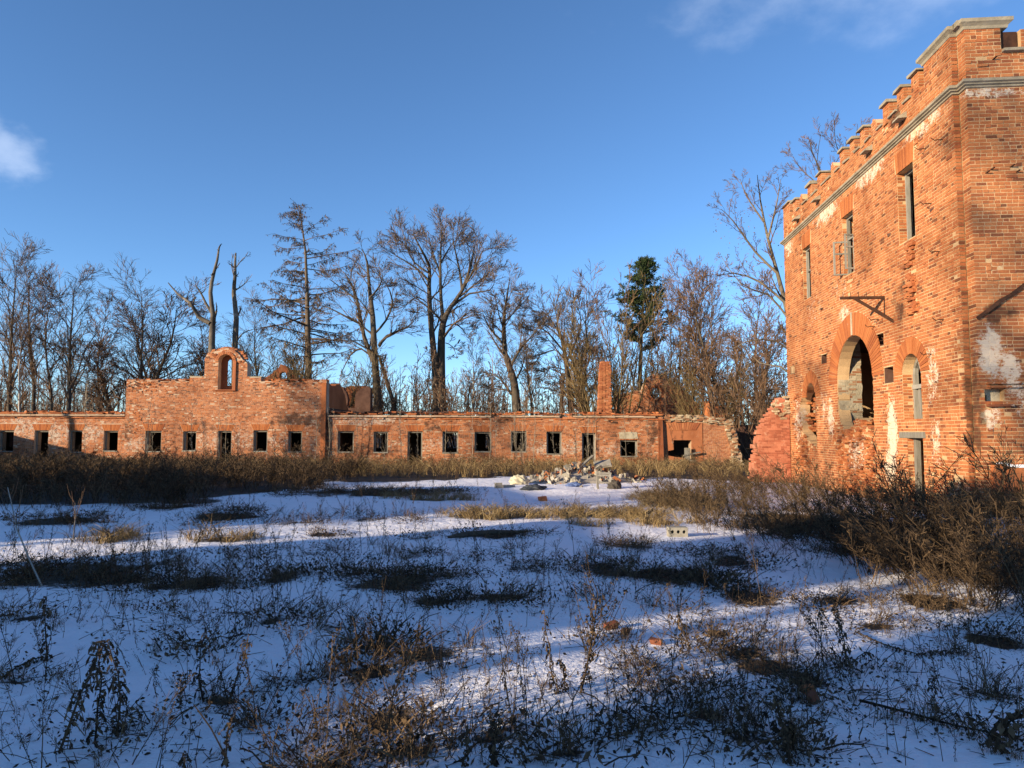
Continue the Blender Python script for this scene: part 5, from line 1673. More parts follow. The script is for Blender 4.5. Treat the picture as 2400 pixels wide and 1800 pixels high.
def p_mat(seed, r=.3, leaves=90, stems=22, h=.07):
    rng = random.Random(seed); tb = Tubes()
    for k in range(stems):
        a = rng.uniform(0, 6.28); q = rng.random() ** .7 * r; p = Vector((math.cos(a) * q, math.sin(a) * q, rng.uniform(0, h * .6)))
        b = a + rng.uniform(-1.2, 1.2); l = rng.uniform(.08, .26); d = Vector((math.cos(b), math.sin(b), rng.uniform(.05, .9))).normalized()
        tb.add([p, p + d * l * .5, p + d * l + Vector((0, 0, -.02))], [.0023, .002, .0014], 2)
    for k in range(leaves):
        a = rng.uniform(0, 6.28); q = rng.random() ** .6 * r; p = Vector((math.cos(a) * q, math.sin(a) * q, rng.random() ** 2 * h + .004))
        b = rng.uniform(0, 6.28)
        tb.leaf(p, (math.cos(b), math.sin(b), rng.uniform(-.2, .9)), rng.uniform(.018, .052), rng.uniform(.004, .011), rng)
    return tb.arrays()


def p_tuft(seed, n=26, h=.26, r=.07, thick=.0018):
    rng = random.Random(seed); tb = Tubes()
    for k in range(n):
        a = rng.uniform(0, 6.28); p = Vector((rng.gauss(0, r * .5), rng.gauss(0, r * .5), 0)); l = h * rng.uniform(.5, 1.15)
        d = Vector((math.cos(a) * rng.uniform(.1, .6), math.sin(a) * rng.uniform(.1, .6), 1)).normalized()
        m = p + d * l * .55; e = m + (d + Vector((math.cos(a) * .6, math.sin(a) * .6, -.35))).normalized() * l * .45
        tb.add([p, m, e], [thick, thick * .9, thick * .5], 2)
    return tb.arrays()


def stalk(tb, rng, pts, leaf=26, L=.07, w=.007, thick=.006, branches=0, bl=.2, seeds=0):
    """one dead stem through pts with curled hanging leaves"""
    n = len(pts)
    tb.add(pts, [thick * (1 - .6 * i / (n - 1)) for i in range(n)], 4)
    for k in range(leaf):
        x = (k + rng.random()) / leaf * (n - 1.001); i = int(x); p = pts[i].lerp(pts[i + 1], x - i)
        a = rng.uniform(0, 6.28); l = L * rng.uniform(.5, 1.2)
        d1 = Vector((math.cos(a), math.sin(a), rng.uniform(-.2, .5))); e = p + d1.normalized() * l * .45
        tb.leaf(p, d1, l * .6, w * .8, rng)
        tb.leaf(e, (math.cos(a + .8) * .4, math.sin(a + .8) * .4, -1), l * .8, w, rng)
    for k in range(branches):
        x = rng.uniform(.3, 1) * (n - 1.001); i = int(x); p = pts[i].lerp(pts[i + 1], x - i)
        d = side_dir((pts[i + 1] - pts[i]).normalized(), rng.uniform(.4, .8), rng); l = bl * rng.uniform(.4, 1.1) * (1.2 - .6 * x / n)
        q = [p, p + d * l * .5, p + (d + Vector((0, 0, .35))).normalized() * l]
        tb.add(q, [thick * .45, thick * .35, thick * .25], 3)
        for s in range(seeds):
            f = rng.uniform(.35, 1); b = q[0].lerp(q[2], f); tb.leaf(b, (rng.gauss(0, 1), rng.gauss(0, 1), rng.gauss(.3, .8)), rng.uniform(.012, .035), rng.uniform(.004, .01), rng)


def p_stalk(seed, h=.6, **kw):
    rng = random.Random(seed); tb = Tubes(); p = Vector((0, 0, 0)); d = Vector((rng.gauss(0, .15), rng.gauss(0, .15), 1)).normalized(); pts = [p.copy()]
    for i in range(5):
        d = jitter_dir(d, .10, rng); p = p + d * h / 5; pts.append(p.copy())
    stalk(tb, rng, pts, **kw)
    return tb.arrays()


def p_mugwort(seed, h=1.3, stems=5, br=12, leafy=4, wide=1.0):
    rng = random.Random(seed); tb = Tubes()
    for s in range(stems):
        a = rng.uniform(0, 6.28); d = Vector((math.cos(a) * .28, math.sin(a) * .28, 1)).normalized(); p = Vector((rng.gauss(0, .08), rng.gauss(0, .08), 0)); pts = [p.copy()]; hh = h * rng.uniform(.6, 1.05)
        for i in range(5):
            d = jitter_dir(d, .09, rng); p = p + d * hh / 5; pts.append(p.copy())
        tb.add(pts, [.007, .0065, .006, .005, .004, .003], 3)
        for k in range(br):
            x = rng.uniform(.25, 1) * 4.999; i = int(x); q = pts[i].lerp(pts[i + 1], x - i)
            dd = side_dir((pts[i + 1] - pts[i]).normalized(), rng.uniform(.4, .8), rng); l = hh * .30 * rng.uniform(.4, 1.1) * (1.25 - .16 * x)
            q2 = q + dd * l * .55; q3 = q2 + (dd + Vector((0, 0, .5))).normalized() * l * .45
            tb.add([q, q2, q3], [.004 * wide, .0035 * wide, .003 * wide], 2)
            for m in range(leafy):
                b = q.lerp(q3, rng.uniform(.25, 1)); e = side_dir(dd, rng.uniform(.4, .9), rng)
                tb.add([b, b + e * rng.uniform(.04, .13) * wide], [.004 * wide, .003 * wide], 2)
    return tb.arrays()


MATS = [p_mat(200 + i, .3 + .05 * i) for i in range(4)]
TUFT = [p_tuft(210 + i, 26, .2 + .04 * i) for i in range(4)]
STK = [p_stalk(220, .55, leaf=22, L=.06), p_stalk(221, .7, leaf=10, L=.05, branches=10, bl=.22, seeds=5), p_stalk(222, .8, leaf=6, L=.05, branches=16, bl=.3, seeds=5), p_stalk(223, .45, leaf=16, L=.05, branches=4, bl=.12, seeds=3), p_stalk(224, .9, leaf=28, L=.06, branches=5, bl=.25, seeds=5)]
MUG = [p_mugwort(230 + i, 1.25 + .1 * i) for i in range(4)]
MUGF = [p_mugwort(250 + i, 1.25 + .1 * i, 5, 9, 3, 1.3) for i in range(4)]
GRS = [p_tuft(240 + i, 16, .75, .12, .005) for i in range(3)]
VR = np.random.default_rng(31)


def in_patch(cx, cy, rx, ry):
    a = VR.uniform(0, 6.28); r = math.sqrt(VR.random()) * VR.uniform(.75, 1.1)
    return cx + math.cos(a) * r * rx, cy + math.sin(a) * r * ry


mats, tufts, straw, weeds = [], [], [], []
for (cx, cy, rx, ry, kd, den) in PG:
    area = math.pi * rx * ry
    near = .75 if cy < 7 else (1.0 if cy < 14 else .6)
    if kd in ('mat', 'weed'):
        for k in range(int(area * (7.5 if kd == 'mat' else 5.0) * den * near) + 2):
            x, y = in_patch(cx, cy, rx, ry); s = VR.uniform(.5, 1.25)
            mats.append((int(VR.integers(4)), x, y, float(ground_z(x, y)) - .015, VR.uniform(0, 6.28), s, s * VR.uniform(.8, 2.0), 0, 0))
        for k in range(int(area * 7 * den * near) + 2):
            x, y = in_patch(cx, cy, rx, ry); s = VR.uniform(.5, 1.2)
            tufts.append((int(VR.integers(4)), x, y, float(ground_z(x, y)) - .02, VR.uniform(0, 6.28), s, s, VR.normal(0, .3), VR.normal(0, .3)))
        for k in range(int(area * (9 if kd == 'weed' else 1.6) * den * (min(near * 1.5, 1) if kd == 'weed' else 1)) + 1):
            x, y = in_patch(cx, cy, rx, ry); s = VR.uniform(.35, 1.0)
            weeds.append((int(VR.integers(5)), x, y, float(ground_z(x, y)) - .02, VR.uniform(0, 6.28), s * .7, s * VR.uniform(.8, 1.2), VR.normal(-.06, .16), VR.normal(0, .14)))
    else:
        for k in range(int(area * 26 * den * .8) + 6):
            x, y = in_patch(cx, cy, rx, ry); s = VR.uniform(.7, 1.5)
            straw.append((int(VR.integers(4)), x, y, float(ground_z(x, y)) - .02, VR.uniform(0, 6.28), s * 1.3, s * .9, VR.normal(0, .35), VR.normal(0, .3)))
        for k in range(int(area * 1.2 * den) + 1):
            x, y = in_patch(cx, cy, rx, ry); s = VR.uniform(.4, .9)
            weeds.append((int(VR.integers(5)), x, y, float(ground_z(x, y)) - .02, VR.uniform(0, 6.28), s, s, VR.normal(-.05, .2), VR.normal(0, .15)))
# sparse single plants and litter all over the snow
for k in range(2600):
    px = VR.uniform(-30, 2430); py = 1150 + 660 * VR.random() ** 1.1
    g = on_ground(px, py)
    if VR.random() > .35 + .5 * (patch_mask(np.array(g[0]), np.array(g[1])) > -.6): continue
    s = VR.uniform(.15, .62)
    q = VR.random()
    if q < .4: weeds.append((int(VR.integers(5)), g[0], g[1], float(ground_z(g[0], g[1])) - .02, VR.uniform(0, 6.28), s, s, VR.normal(0, .3), VR.normal(0, .2)))
    elif q < .7: tufts.append((int(VR.integers(4)), g[0], g[1], float(ground_z(g[0], g[1])) - .02, VR.uniform(0, 6.28), s, s * .9, VR.normal(0, .3), VR.normal(0, .3)))
    else: mats.append((int(VR.integers(4)), g[0], g[1], float(ground_z(g[0], g[1])) - .02, VR.uniform(0, 6.28), s * .7, s * .7, 0, 0))
lit = Tubes(); LR = random.Random(55)
for k in range(9000):
    px = LR.uniform(-40, 2440); py = 1160 + 650 * LR.random()
    g = on_ground(px, py)
    if LR.random() > .22 + .9 * max(0.0, min(1.0, float(patch_mask(np.array(g[0]), np.array(g[1]))) + .75)) * (.4 + .6 * (math.sin(g[0] * 2.1 + 1.3 * g[1]) > -.2)): continue
    z = float(ground_z(g[0], g[1])) + .004; a = LR.uniform(0, 6.28); d = Vector((math.cos(a), math.sin(a), LR.uniform(-.05, .5)))
    p = Vector((g[0], g[1], z))
    if LR.random() < .55: lit.leaf(p, d, LR.uniform(.02, .06), LR.uniform(.004, .012), LR)
    elif LR.random() < .6: lit.add([p, p + d * LR.uniform(.05, .2)], [.003, .002], 3)
    else:
        h = LR.uniform(.05, .28); q = p + Vector((LR.gauss(0, .04), LR.gauss(0, .04), h)); lit.add([p, p.lerp(q, .5) + Vector((LR.gauss(0, .01), 0, 0)), q], [.0028, .0024, .0018], 3)
        for j in range(LR.randint(0, 4)): lit.leaf(p.lerp(q, LR.uniform(.3, 1)), (LR.gauss(0, 1), LR.gauss(0, 1), LR.uniform(-.6, .8)), LR.uniform(.012, .035), .006, LR)
o = lit.build('leaf_litter', M_WEEDK, None, False); tag(o, 'loose dead leaves, straws and stubble strewn over the snow', None, None, 'stuff')
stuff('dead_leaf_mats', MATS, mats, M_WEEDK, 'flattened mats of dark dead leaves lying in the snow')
stuff('grass_tufts', TUFT, tufts, M_WEED, 'short dry grass tufts poking through the snow')
stuff('straw_grass', TUFT, straw, M_STRAW, 'straw coloured grass strips in the sunlit middle of the yard')
stuff('thin_weeds', STK, weeds, M_WEEDK, 'thin dead weed stems scattered over the snowy yard')

# thicket in front of the long range
it, it2, it3 = [], [], []
for k in range(1080):
    x = VR.uniform(-34, 13.5); y0 = 30.5 if x > -9 else 24
    if -9 < x < 2: y0 = 28.5
    y = VR.uniform(y0, 40.4)
    if 1.3 < x < 5.2 and 23 < y < 30: continue
    s = VR.uniform(.22, .62) * (1.0 if x < 2 else .85) * (1 + .35 * float(smooth_noise(x, y, .6, 9)))
    it.append((int(VR.integers(4)), x, y, float(ground_z(x, y)) - .03, VR.uniform(0, 6.28), s * 1.1, s * VR.uniform(.75, 1.05), VR.normal(0, .12), 0))
stuff('wall_thicket', MUGF, it, M_WEED, 'brown dry weed thicket along the foot of the far brick range')
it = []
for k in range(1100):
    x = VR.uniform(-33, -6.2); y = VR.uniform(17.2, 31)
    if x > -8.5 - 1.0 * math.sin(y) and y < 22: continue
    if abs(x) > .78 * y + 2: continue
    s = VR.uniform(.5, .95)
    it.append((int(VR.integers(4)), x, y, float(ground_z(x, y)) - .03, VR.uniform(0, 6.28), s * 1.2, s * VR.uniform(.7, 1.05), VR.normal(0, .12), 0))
stuff('shaded_thicket', MUGF, it, M_WEEDK, 'nearly black shaded weed thicket in the left half of the yard')  # same plants as along the wall, darker colour stands for their shade
for k in range(900):
    x = VR.uniform(-30, 13); y = VR.uniform(29.5, 40.3); s = VR.uniform(.5, 1.15)
    if 1.3 < x < 5.2 and y < 30: continue
    it2.append((int(VR.integers(3)), x, y, -.02, VR.uniform(0, 6.28), s, s, VR.normal(0, .15), 0))
stuff('tall_dry_grass', GRS, it2, M_STRAW, 'tall pale dry grass standing among the weeds before the far range')
# mugwort thicket by the tower
poly = [(1500, 1170), (1640, 1130), (1790, 1128), (1870, 1150), (2150, 1190), (2290, 1215), (2480, 1230), (2480, 1480), (2250, 1400), (2050, 1350), (1850, 1300), (1640, 1260)]
pg = [tuple(on_ground(*p)[:2]) for p in poly]
it = []
xs = [p[0] for p in pg]; ys = [p[1] for p in pg]
n = 0
while n < 350:
    x = VR.uniform(min(xs), max(xs)); y = VR.uniform(min(ys), max(ys))
    if not pt_in_poly(np.array([x]), np.array([y]), pg)[0]: continue
    n += 1
    if y < 10 and VR.random() < .35: continue
    rel = np.array([x, y]) - TO[:2]
    if rel @ TB[:2] > -.15 and rel @ TA[:2] > -.2: continue
    s = VR.uniform(.25, .68) * (1.6 if VR.random() < .12 else 1.0) * (1.0 if y < 20 else .85) * (1 + .45 * float(smooth_noise(x, y, .9, 8)))
    it.append((int(VR.integers(4)), x, y, float(ground_z(x, y)) - .03, VR.uniform(0, 6.28), s * 1.15, s * VR.uniform(.75, 1.1), VR.normal(-.30, .22), VR.normal(0, .15)))
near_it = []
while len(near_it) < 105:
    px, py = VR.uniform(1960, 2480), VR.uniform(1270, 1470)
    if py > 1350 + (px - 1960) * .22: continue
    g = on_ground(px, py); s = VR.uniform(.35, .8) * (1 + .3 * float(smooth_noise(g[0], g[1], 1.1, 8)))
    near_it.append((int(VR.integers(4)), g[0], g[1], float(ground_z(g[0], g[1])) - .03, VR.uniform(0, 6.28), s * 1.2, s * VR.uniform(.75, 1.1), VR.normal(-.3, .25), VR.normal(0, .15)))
stuff('dark_mugwort', MUG, near_it, M_WEEDK, 'dark tangled mugwort at the right edge in the shade below the gatehouse')  # darker weed colour stands for shade inside this tangle
stuff('mugwort_thicket', MUG, it, simple_mat('mugwort', [(.15, (.035, .024, .014)), (.55, (.09, .058, .032)), (.9, (.19, .125, .065))], 2, 3, .95, 10, .1, .01, per_island=.7), 'tangled brown mugwort thicket in front of the gatehouse')

# single plants that stand out
PLANTS = [
    ([(135, 1757), (180, 1655), (205, 1590), (232, 1505)], 'brown leafy dead stalk leaning right, left of the three that meet', dict(leaf=70, L=.07, w=.009, thick=.008)),
    ([(222, 1738), (224, 1660), (234, 1600), (246, 1500)], 'upright dead stalk with curled leaves, middle of the three that meet', dict(leaf=75, L=.07, w=.009, thick=.007)),
    ([(270, 1722), (284, 1640), (276, 1580), (252, 1502)], 'dead stalk bowing left, right one of the three that meet', dict(leaf=70, L=.075, w=.009, thick=.007)),
    ([(1312, 1642), (1298, 1590), (1288, 1520), (1276, 1430)], 'slim leafy dead stalk leaning left beside the tall branching one', dict(leaf=64, L=.055, w=.008, thick=.006)),
    ([(1358, 1638), (1378, 1560), (1388, 1480), (1402, 1390)], 'tall branching dead stalk leaning right on the sunlit snow band', dict(leaf=80, L=.06, w=.008, thick=.008, branches=26, bl=.42, seeds=7)),
    ([(1326, 1636), (1322, 1590), (1314, 1545)], 'short leafy dead stalk between the two tall ones', dict(leaf=24, L=.045, w=.012, thick=.005, branches=4, bl=.1, seeds=3)),
    ([(112, 1545), (108, 1470), (110, 1400)], 'dark leafy stalk standing near the left edge behind the three stalks', dict(leaf=46, L=.07, w=.010, thick=.007)),
    ([(478, 1642), (468, 1590), (466, 1530), (486, 1480)], 'bent leafy stalk with drooping tip in the left foreground', dict(leaf=44, L=.06, w=.008, thick=.006)),
    ([(532, 1645), (548, 1600), (570, 1545), (580, 1500)], 'leafy stalk leaning right next to the bent one', dict(leaf=40, L=.06, w=.008, thick=.006, branches=5, bl=.15, seeds=3)),
    ([(430, 1690), (424, 1650), (426, 1590)], 'feathery thin dead stem left of the bent stalk', dict(leaf=6, L=.04, thick=.004, branches=16, bl=.14, seeds=5)),
    ([(1160, 1805), (1158, 1750), (1160, 1690)], 'dark stalk with round seed heads at the bottom edge', dict(leaf=30, L=.045, w=.02, thick=.006, branches=10, bl=.14, seeds=8)),
    ([(1095, 1810), (1092, 1760), (1096, 1700)], 'dark spiky stalk left of the round seed heads', dict(leaf=40, L=.045, w=.008, thick=.006)),
    ([(1235, 1810), (1222, 1770), (1226, 1740)], 'short dark stalk right of the round seed heads', dict(leaf=26, L=.045, w=.008, thick=.005, branches=5, bl=.12, seeds=4)),
    ([(905, 1805), (912, 1700), (930, 1620), (990, 1470)], 'long dark bending stem rising from the bottom edge', dict(leaf=18, L=.05, w=.012, thick=.006, branches=16, bl=.26, seeds=5)),
    ([(820, 1805), (826, 1730), (826, 1660)], 'leafy dark stalk left of the long bending stem', dict(leaf=44, L=.05, w=.009, thick=.006, branches=8, bl=.2, seeds=4)),
    ([(535, 1790), (528, 1740), (540, 1690)], 'small spiky stalk at the bottom left', dict(leaf=30, L=.035, w=.01, thick=.005, branches=6, bl=.12, seeds=3)),
    ([(436, 1810), (432, 1785), (436, 1765)], 'stub of a leafy stalk cut by the bottom edge', dict(leaf=22, L=.05, w=.008, thick=.006)),
    ([(1985, 1556), (1978, 1500), (1962, 1440)], 'tall stalk with feathery plume on the sunlit right', dict(leaf=46, L=.06, w=.008, thick=.007, branches=10, bl=.3, seeds=6)),
    ([(1935, 1560), (1925, 1500), (1905, 1450)], 'feathery arching stem left of the tall plume', dict(leaf=4, L=.04, thick=.005, branches=22, bl=.3, seeds=7)),
    ([(1855, 1805), (1848, 1740), (1822, 1660), (1818, 1630)], 'thick dark stalk at the bottom right', dict(leaf=70, L=.045, w=.009, thick=.009)),
    ([(1862, 1770), (1856, 1720), (1848, 1690)], 'short dark stalk beside the thick one', dict(leaf=40, L=.045, w=.009, thick=.007)),
    ([(2192, 1665), (2188, 1620), (2190, 1585)], 'lone brittle stalk on the smooth snow at right', dict(leaf=36, L=.05, w=.008, thick=.005, branches=5, bl=.12, seeds=3)),
    ([(1620, 1520), (1600, 1480), (1570, 1440)], 'leaning seedy stalk by the broken bricks', dict(leaf=26, L=.045, w=.012, thick=.005)),
    ([(1600, 1530), (1600, 1490), (1590, 1440)], 'upright seedy stalk by the broken bricks', dict(leaf=26, L=.045, w=.012, thick=.005)),
    ([(100, 1370), (40, 1240), (18, 1142)], 'pale bare sapling whip at the left edge', dict(leaf=0, thick=.012, branches=8, bl=.5)),
    ([(172, 1262), (174, 1215), (176, 1178)], 'pale bare sapling whip right of the edge one', dict(leaf=0, thick=.012, branches=7, bl=.5)),
    ([(0, 1592), (40, 1565), (80, 1548), (122, 1542)], 'leafy stalk lying flat on the snow at the left edge', dict(leaf=60, L=.06, w=.009, thick=.007)),
    ([(2015, 1652), (2120, 1680), (2230, 1708), (2400, 1745)], 'long dark stems fallen across the snow at right', dict(leaf=34, L=.05, w=.008, thick=.010, branches=10, bl=.3, seeds=3)),
    ([(2004, 1478), (2080, 1515), (2150, 1535), (2220, 1530)], 'thorny stem lying curved on the snow below the thicket', dict(leaf=80, L=.06, w=.008, thick=.007)),
    ([(2330, 1770), (2350, 1700), (2400, 1660)], 'coarse dark stems at the bottom right corner', dict(leaf=34, L=.08, w=.02, thick=.009, branches=6, bl=.25, seeds=4)),
]
for i, (g, lab, kw) in enumerate(PLANTS):
    rng = random.Random(300 + i)
    b = on_ground(*g[0]); lying = 'lying' in lab or 'fallen' in lab
    pts = []
    for j, (x, y) in enumerate(g):
        p = on_ground(x, y) + np.array([0, 0, .03 + .02 * math.sin(j * 2)]) if lying else at(x, y, b[1] + .1 * j * rng.uniform(-.5, .6))
        pts.append(V3(p))
    pts[0].z = float(ground_z(pts[0].x, pts[0].y)) - .03
    if lying:
        for p in pts: p.z = float(ground_z(p.x, p.y)) + .025
    e = empty('dead_weed_stalk' if 'sapling' not in lab else 'sapling_whip', (pts[0].x, pts[0].y, 0))
    tag(e, lab, 'weed' if 'sapling' not in lab else 'sapling', 'dead stalks standing in the snow')
    full = []
    for j in range(len(pts) - 1):
        for t in (0, .5): full.append(pts[j].lerp(pts[j + 1], t))
    full.append(pts[-1])
    for p in full[1:-1]: p += Vector((rng.gauss(0, .008), rng.gauss(0, .008), 0))
    tb = Tubes(); n = len(full); th = kw.get('thick', .006)
    tb.add(full, [th * (1 - .6 * k / (n - 1)) for k in range(n)], 5)
    own(tb.build('stem', M_PALE if 'sapling' in lab else M_WEEDK), e)
    tw = Tubes(); stalk(tw, rng, full, **kw)
    own(tw.build('twigs' if 'sapling' in lab else 'leaves', M_TWIGR if 'sapling' in lab else M_WEEDK), e)

# ================================================================ debris
OR = np.random.default_rng(41)
chunkm = []
for k in range(8):
    bm = bmesh.new(); bmesh.ops.create_cube(bm, size=.9)
    for v in bm.verts:
        v.co = Vector((v.co.x, v.co.y, v.co.z * .6)) + Vector(OR.normal(0, .13, 3))
    me = bpy.data.meshes.new('chunk'); bm.to_mesh(me); bm.free()
    me.polygons.foreach_set('use_smooth', np.zeros(len(me.polygons), bool))
    me.materials.append([M_DEBRIS, M_CONC, M_DEBRIS, M_LIMEB, M_DEBRIS, M_WOOD, M_TBRICK, M_CONC][k]); chunkm.append(me)
hc = at(1365, 1120, 27.0)
heap = empty('rubble_heap', (hc[0], 27.0, 0))
tag(heap, 'heap of pale broken plaster and concrete before the long wing doorway', 'rubble heap')


def heap_z(x, y): return .56 * math.exp(-((x / 1.75) ** 2 + (y / 1.2) ** 2)) - .05


mb = MB(); N_ = 22
for j in range(N_):
    for i in range(N_):
        x = -3 + 6 * i / (N_ - 1); y = -2 + 4 * j / (N_ - 1); mb.v.append(np.array([x, y, heap_z(x, y) - .06 + OR.normal(0, .03)]))
for j in range(N_ - 1):
    for i in range(N_ - 1): mb.q.append([j * N_ + i, j * N_ + i + 1, (j + 1) * N_ + i + 1, (j + 1) * N_ + i])
o = mb.build('heap_core', M_DEBRIS); o.parent = heap
for k in range(290):
    x = OR.normal(0, 1.15); y = OR.normal(-.25, .75)
    if abs(x) > 2.6: continue
    o = bpy.data.objects.new('chunk', chunkm[int(OR.integers(8))]); COL.objects.link(o); o.parent = heap
    s = OR.uniform(.05, .24) * (1.05 if k < 60 else .65)
    o.location = (x, y, heap_z(x, y) + s * .04); o.scale = (s * OR.uniform(.8, 2.4), s, s * OR.uniform(.3, .8)); o.rotation_euler = tuple(OR.uniform(0, 6.28, 3) * np.array([.3, .3, 1]))


def single(name, label, cat, mb, mat, loc, group=None):
    e = mb.build(name, mat)
    tag(e, label, cat, group)
    return e


hy = 27.0
mb = MB(); mb.bar(at(1354, 1100, hy - .3), at(1390, 1068, hy + .1), .14, .05, jit=.01)
single('wooden_plank', 'pale plank sticking out of the rubble heap', 'plank', mb, M_WOOD, None)
mb = MB(); c = at(1412, 1088, hy + .2); mb.box(c, (1, 0, .1), (0, 1, .35), (-.1, -.3, 1), .62, .5, .07, .015)
single('broken_slab', 'broken slab lying tilted on top of the rubble heap', 'slab', mb, M_CONC, None)
mb = MB(); c = at(1340, 1093, hy + .1); mb.box(c, (1, .2, .25), (-.2, 1, .2), (-.2, -.2, 1), .55, .35, .06, .015)
single('broken_slab', 'tilted grey board on the left top of the rubble heap', 'slab', mb, M_WOOD, None)
# chair frame in front of the heap
Yc = 25.2
ce = empty('wooden_chair', tuple(on_ground(1416, 1146)))
tag(ce, 'upright wooden chair frame without seat in front of the rubble heap', 'chair')
c0 = np.array(ce.location); c0[2] = -.02
L = lambda x, y, z: c0 + np.array([x, y, z])
for nm, segs in (('leg', [(L(-.2, 0, 0), L(-.21, 0, .52))]), ('leg', [(L(.2, 0, 0), L(.2, 0, .5))]), ('leg', [(L(-.17, .4, 0), L(-.18, .45, .6))]), ('leg', [(L(.22, .4, 0), L(.22, .45, .58))]), ('stretcher', [(L(-.2, -.01, .24), L(.2, -.01, .22))]), ('seat_rail', [(L(-.23, 0, .46), L(.23, 0, .45)), (L(-.2, .42, .45), L(.22, .42, .45)), (L(-.2, 0, .45), L(-.18, .42, .45)), (L(.2, 0, .44), L(.22, .42, .44))]), ('top_rail', [(L(-.26, .02, .54), L(.24, .02, .53))])):
    mb = MB()
    for a, b in segs: mb.bar(a, b, .05, .05, jit=.003)
    own(mb.build(nm, M_WOOD), ce)


def blobby(name, label, cat, c, sx, sy, sz, mat, seed, grp=None):
    bm = bmesh.new(); bmesh.ops.create_icosphere(bm, subdivisions=4, radius=1.0); r_ = np.random.default_rng(seed)
    ph = r_.uniform(0, 6.28, 6)
    for v in bm.verts:
        k = 1 + .22 * math.sin(5 * v.co.x + ph[0] + 2 * math.sin(4 * v.co.z)) * math.sin(4 * v.co.y + ph[1]) + .16 * abs(math.sin(7 * v.co.x + ph[2] + 5 * v.co.z)) + .08 * math.sin(15 * v.co.y + 9 * v.co.x)
        z = max(v.co.z, -.35) * k * sz
        v.co = Vector((v.co.x * k * sx, v.co.y * k * sy, z + .3 * sz))
    me = bpy.data.meshes.new(name); bm.to_mesh(me); bm.free(); me.polygons.foreach_set('use_smooth', np.ones(len(me.polygons), bool))
    o = link(name, me, mat); o.location = tuple(c); tag(o, label, cat, grp); return o


sk = on_ground(1217, 1134); sk[2] = 0.02
blobby('plaster_sack', 'pale slumped sack lying left of the rubble heap', 'sack', sk, .30, .2, .2, simple_mat('sack_cloth', [(.3, (.40, .36, .25)), (.7, (.55, .5, .36))], 5, 4, .9, 20, .4, .02), 1)
tp_ = on_ground(1250, 1148); tp_[2] = .01
blobby('dark_tarpaulin', 'crumpled dark tarpaulin on the snow between sack and chair', 'tarpaulin', tp_, .34, .2, .11, simple_mat('tarp', [(.3, (.02, .025, .03)), (.7, (.06, .065, .075))], 5, 4, .6, 20, .4, .02), 2)
tp_ = on_ground(1345, 1140); tp_[2] = .01
blobby('blue_bag', 'crumpled blue plastic bag left of the chair frame', 'bag', tp_, .24, .15, .10, simple_mat('blue_plastic', [(.3, (.05, .08, .2)), (.7, (.12, .17, .33))], 5, 4, .5, 20, .4, .02), 3)
tp_ = on_ground(1440, 1146); tp_[2] = .0
blobby('dark_sack', 'dark sack slumped against the right foot of the chair', 'sack', tp_, .2, .16, .2, simple_mat('dark_cloth', [(.3, (.04, .035, .03)), (.7, (.1, .085, .07))], 5, 4, .9, 20, .4, .02), 4)


M_OLDBRICK = brick_material('dirty_brick', [(0, (.16, .055, .03)), (1, (.27, .10, .055))], None, None, .5)


def block(name, label, cat, px, py, w, d, h, mat, rz=0.0, tilt=0.0, z=0.0):
    c = on_ground(px, py); mb = MB()
    ax = np.array([math.cos(rz), math.sin(rz), tilt]); ax /= np.linalg.norm(ax); ay = np.cross((0, 0, 1), ax); az = np.cross(ax, ay)
    mb.box((c[0], c[1], float(ground_z(c[0], c[1])) + h * .42 + z), ax, ay, az, w, d, h, .006)
    return single(name, label, cat, mb, mat, None)


block('concrete_block', 'small pale block left of the sack', 'block', 1168, 1143, .22, .22, .2, M_CONC, .3)
block('concrete_block', 'flat white block between the small pale block and the tarpaulin', 'block', 1190, 1141, .5, .2, .09, M_DEBRIS, .1)
block('brick_fragment', 'whole red brick lying on the shaded snow, left of three', 'brick', 1432, 1477, .12, .08, .055, M_OLDBRICK, .5, .1)
block('brick_fragment', 'small red brick piece lying on the snow, middle of three', 'brick', 1466, 1488, .08, .07, .04, M_OLDBRICK, 1.1, .1)
block('brick_fragment', 'red brick piece on the sunlit snow, right of three', 'brick', 1537, 1510, .10, .07, .045, M_OLDBRICK, -.3, .08)
block('brick_fragment', 'red brick standing on end among dead leaves at lower right', 'brick', 1905, 1650, .06, .05, .07, M_OLDBRICK, .6, .2)
block('brick_fragment', 'half brick hidden in the leaf mat above the brick on end', 'brick', 1895, 1622, .09, .06, .045, M_TBRICK, .2, .2)
block('brick_fragment', 'lone reddish lump on the far snow below the rubble heap', 'brick', 1272, 1172, .22, .2, .12, M_TBRICK, .2, .1)
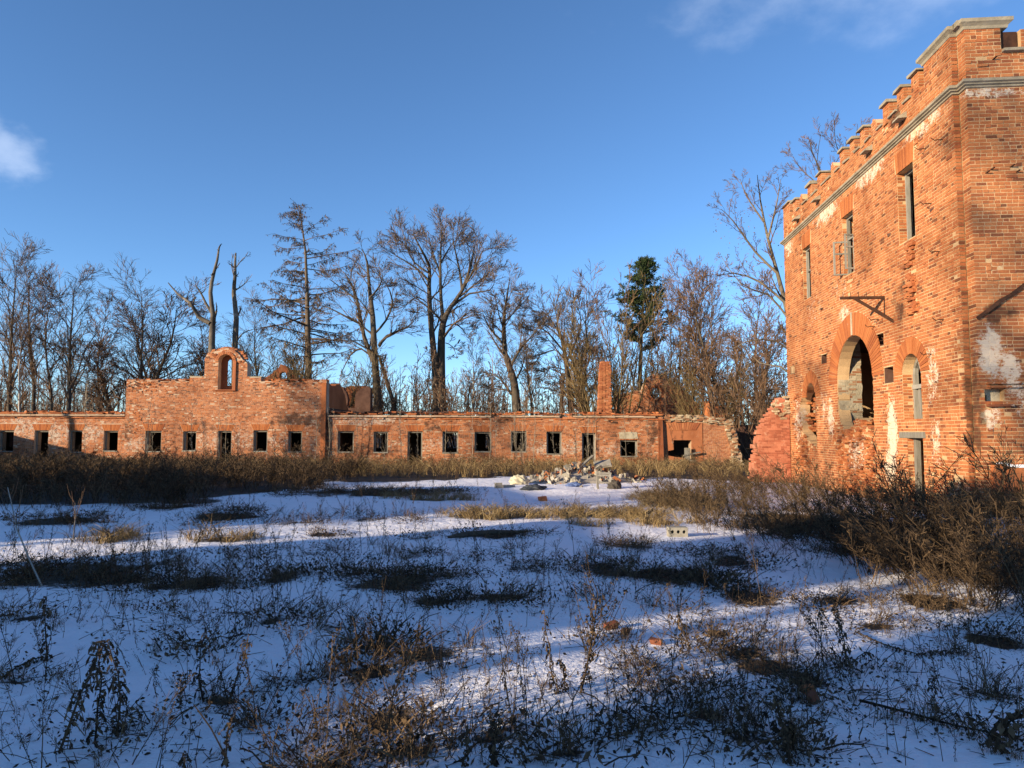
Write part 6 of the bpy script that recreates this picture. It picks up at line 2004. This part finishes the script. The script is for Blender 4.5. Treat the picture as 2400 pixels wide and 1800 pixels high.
# perforated concrete block
cb = on_ground(1590, 1264)
pf = Frame((cb[0] - .16, cb[1], float(ground_z(cb[0], cb[1]))), WX, -WY)
hl = [[(.062 + .10 * k + .030 * math.cos(t), .085 + .030 * math.sin(t)) for t in np.linspace(0, 2 * math.pi, 11)[:-1]] for k in range(3)]
o = prism('perforated_block', pf, rect(0, .325, 0, .16), hl, 0, -.19, M_CONC)
tag(o, 'pale concrete block with three round holes at the edge of the thicket', 'block')
mb = MB(); mb.box((cb[0] + .1, cb[1] + .12, .08), WX, WY, (0, 0, 1), .5, .05, .2); 
o = prism('block_back', pf, rect(.01, .315, .01, .15), [], -.191, -.2, M_IRON); own(o, bpy.data.objects['perforated_block']); o.matrix_parent_inverse = Matrix.Identity(4)
# fallen log
tb = Tubes(); a, b = on_ground(1050, 1262), on_ground(1275, 1246)
tb.add([Vector((a[0] + (b[0] - a[0]) * t, a[1] + (b[1] - a[1]) * t + .05 * math.sin(7 * t), .02 + .03 * math.sin(4 * t))) for t in np.linspace(0, 1, 9)], [.02, .045, .05, .045, .045, .04, .035, .03, .012], 7)
o = tb.build('fallen_log', M_BARK); tag(o, 'dark log lying half buried in snow in the middle of the yard', 'log')
tb = Tubes(); a, b = at(2090, 1262, 12.2), at(2168, 1204, 12.9)
tb.add([V3(a + (b - a) * t + np.array([0, 0, .02 * math.sin(6 * t)])) for t in np.linspace(0, 1, 6)], [.035, .035, .03, .03, .026, .02], 6)
o = tb.build('snowy_branch', M_SNOW); tag(o, 'snow covered branch slanting through the mugwort thicket', 'branch')
mb = MB(); c = at(95, 1085, 40.6); mb.box((c[0], 40.55, .04), WX, WY, (0, 0, 1), .9, .5, .12, .02)
o = single('door_step', 'snow covered step below the doorway of the low left wing', 'step', mb, M_SNOW, None)
# bare trees out of frame whose shadows streak the yard
for i, (x, y, k, s) in enumerate(((-19, -7.2, 1, 1.0), (-17.5, -9.6, 3, .9), (-27, -.2, 0, .8), (-44, 20, 0, .8), (-38, 33, 1, .9), (-36, 19, 3, .8))):
    mtk, mcr, H = PRO[k]
    e = empty('bare_tree', (x, y, 0), i * 1.3); e.scale = (s, s, s)
    tag(e, ['bare tree out of frame left of the camera, before the west wing', 'slim bare tree out of frame left behind the camera', 'tall bare tree out of frame inside the ruined west wing', 'big bare tree out of frame behind the middle of the west low range', 'bare tree out of frame behind the far end of the west low range', 'thin bare tree out of frame behind the near end of the west low range'][i], 'tree', 'trees out of frame on the left')
    for nm, me in (('trunk', mtk), ('crown', mcr)):
        o = bpy.data.objects.new(nm, me); COL.objects.link(o); o.parent = e
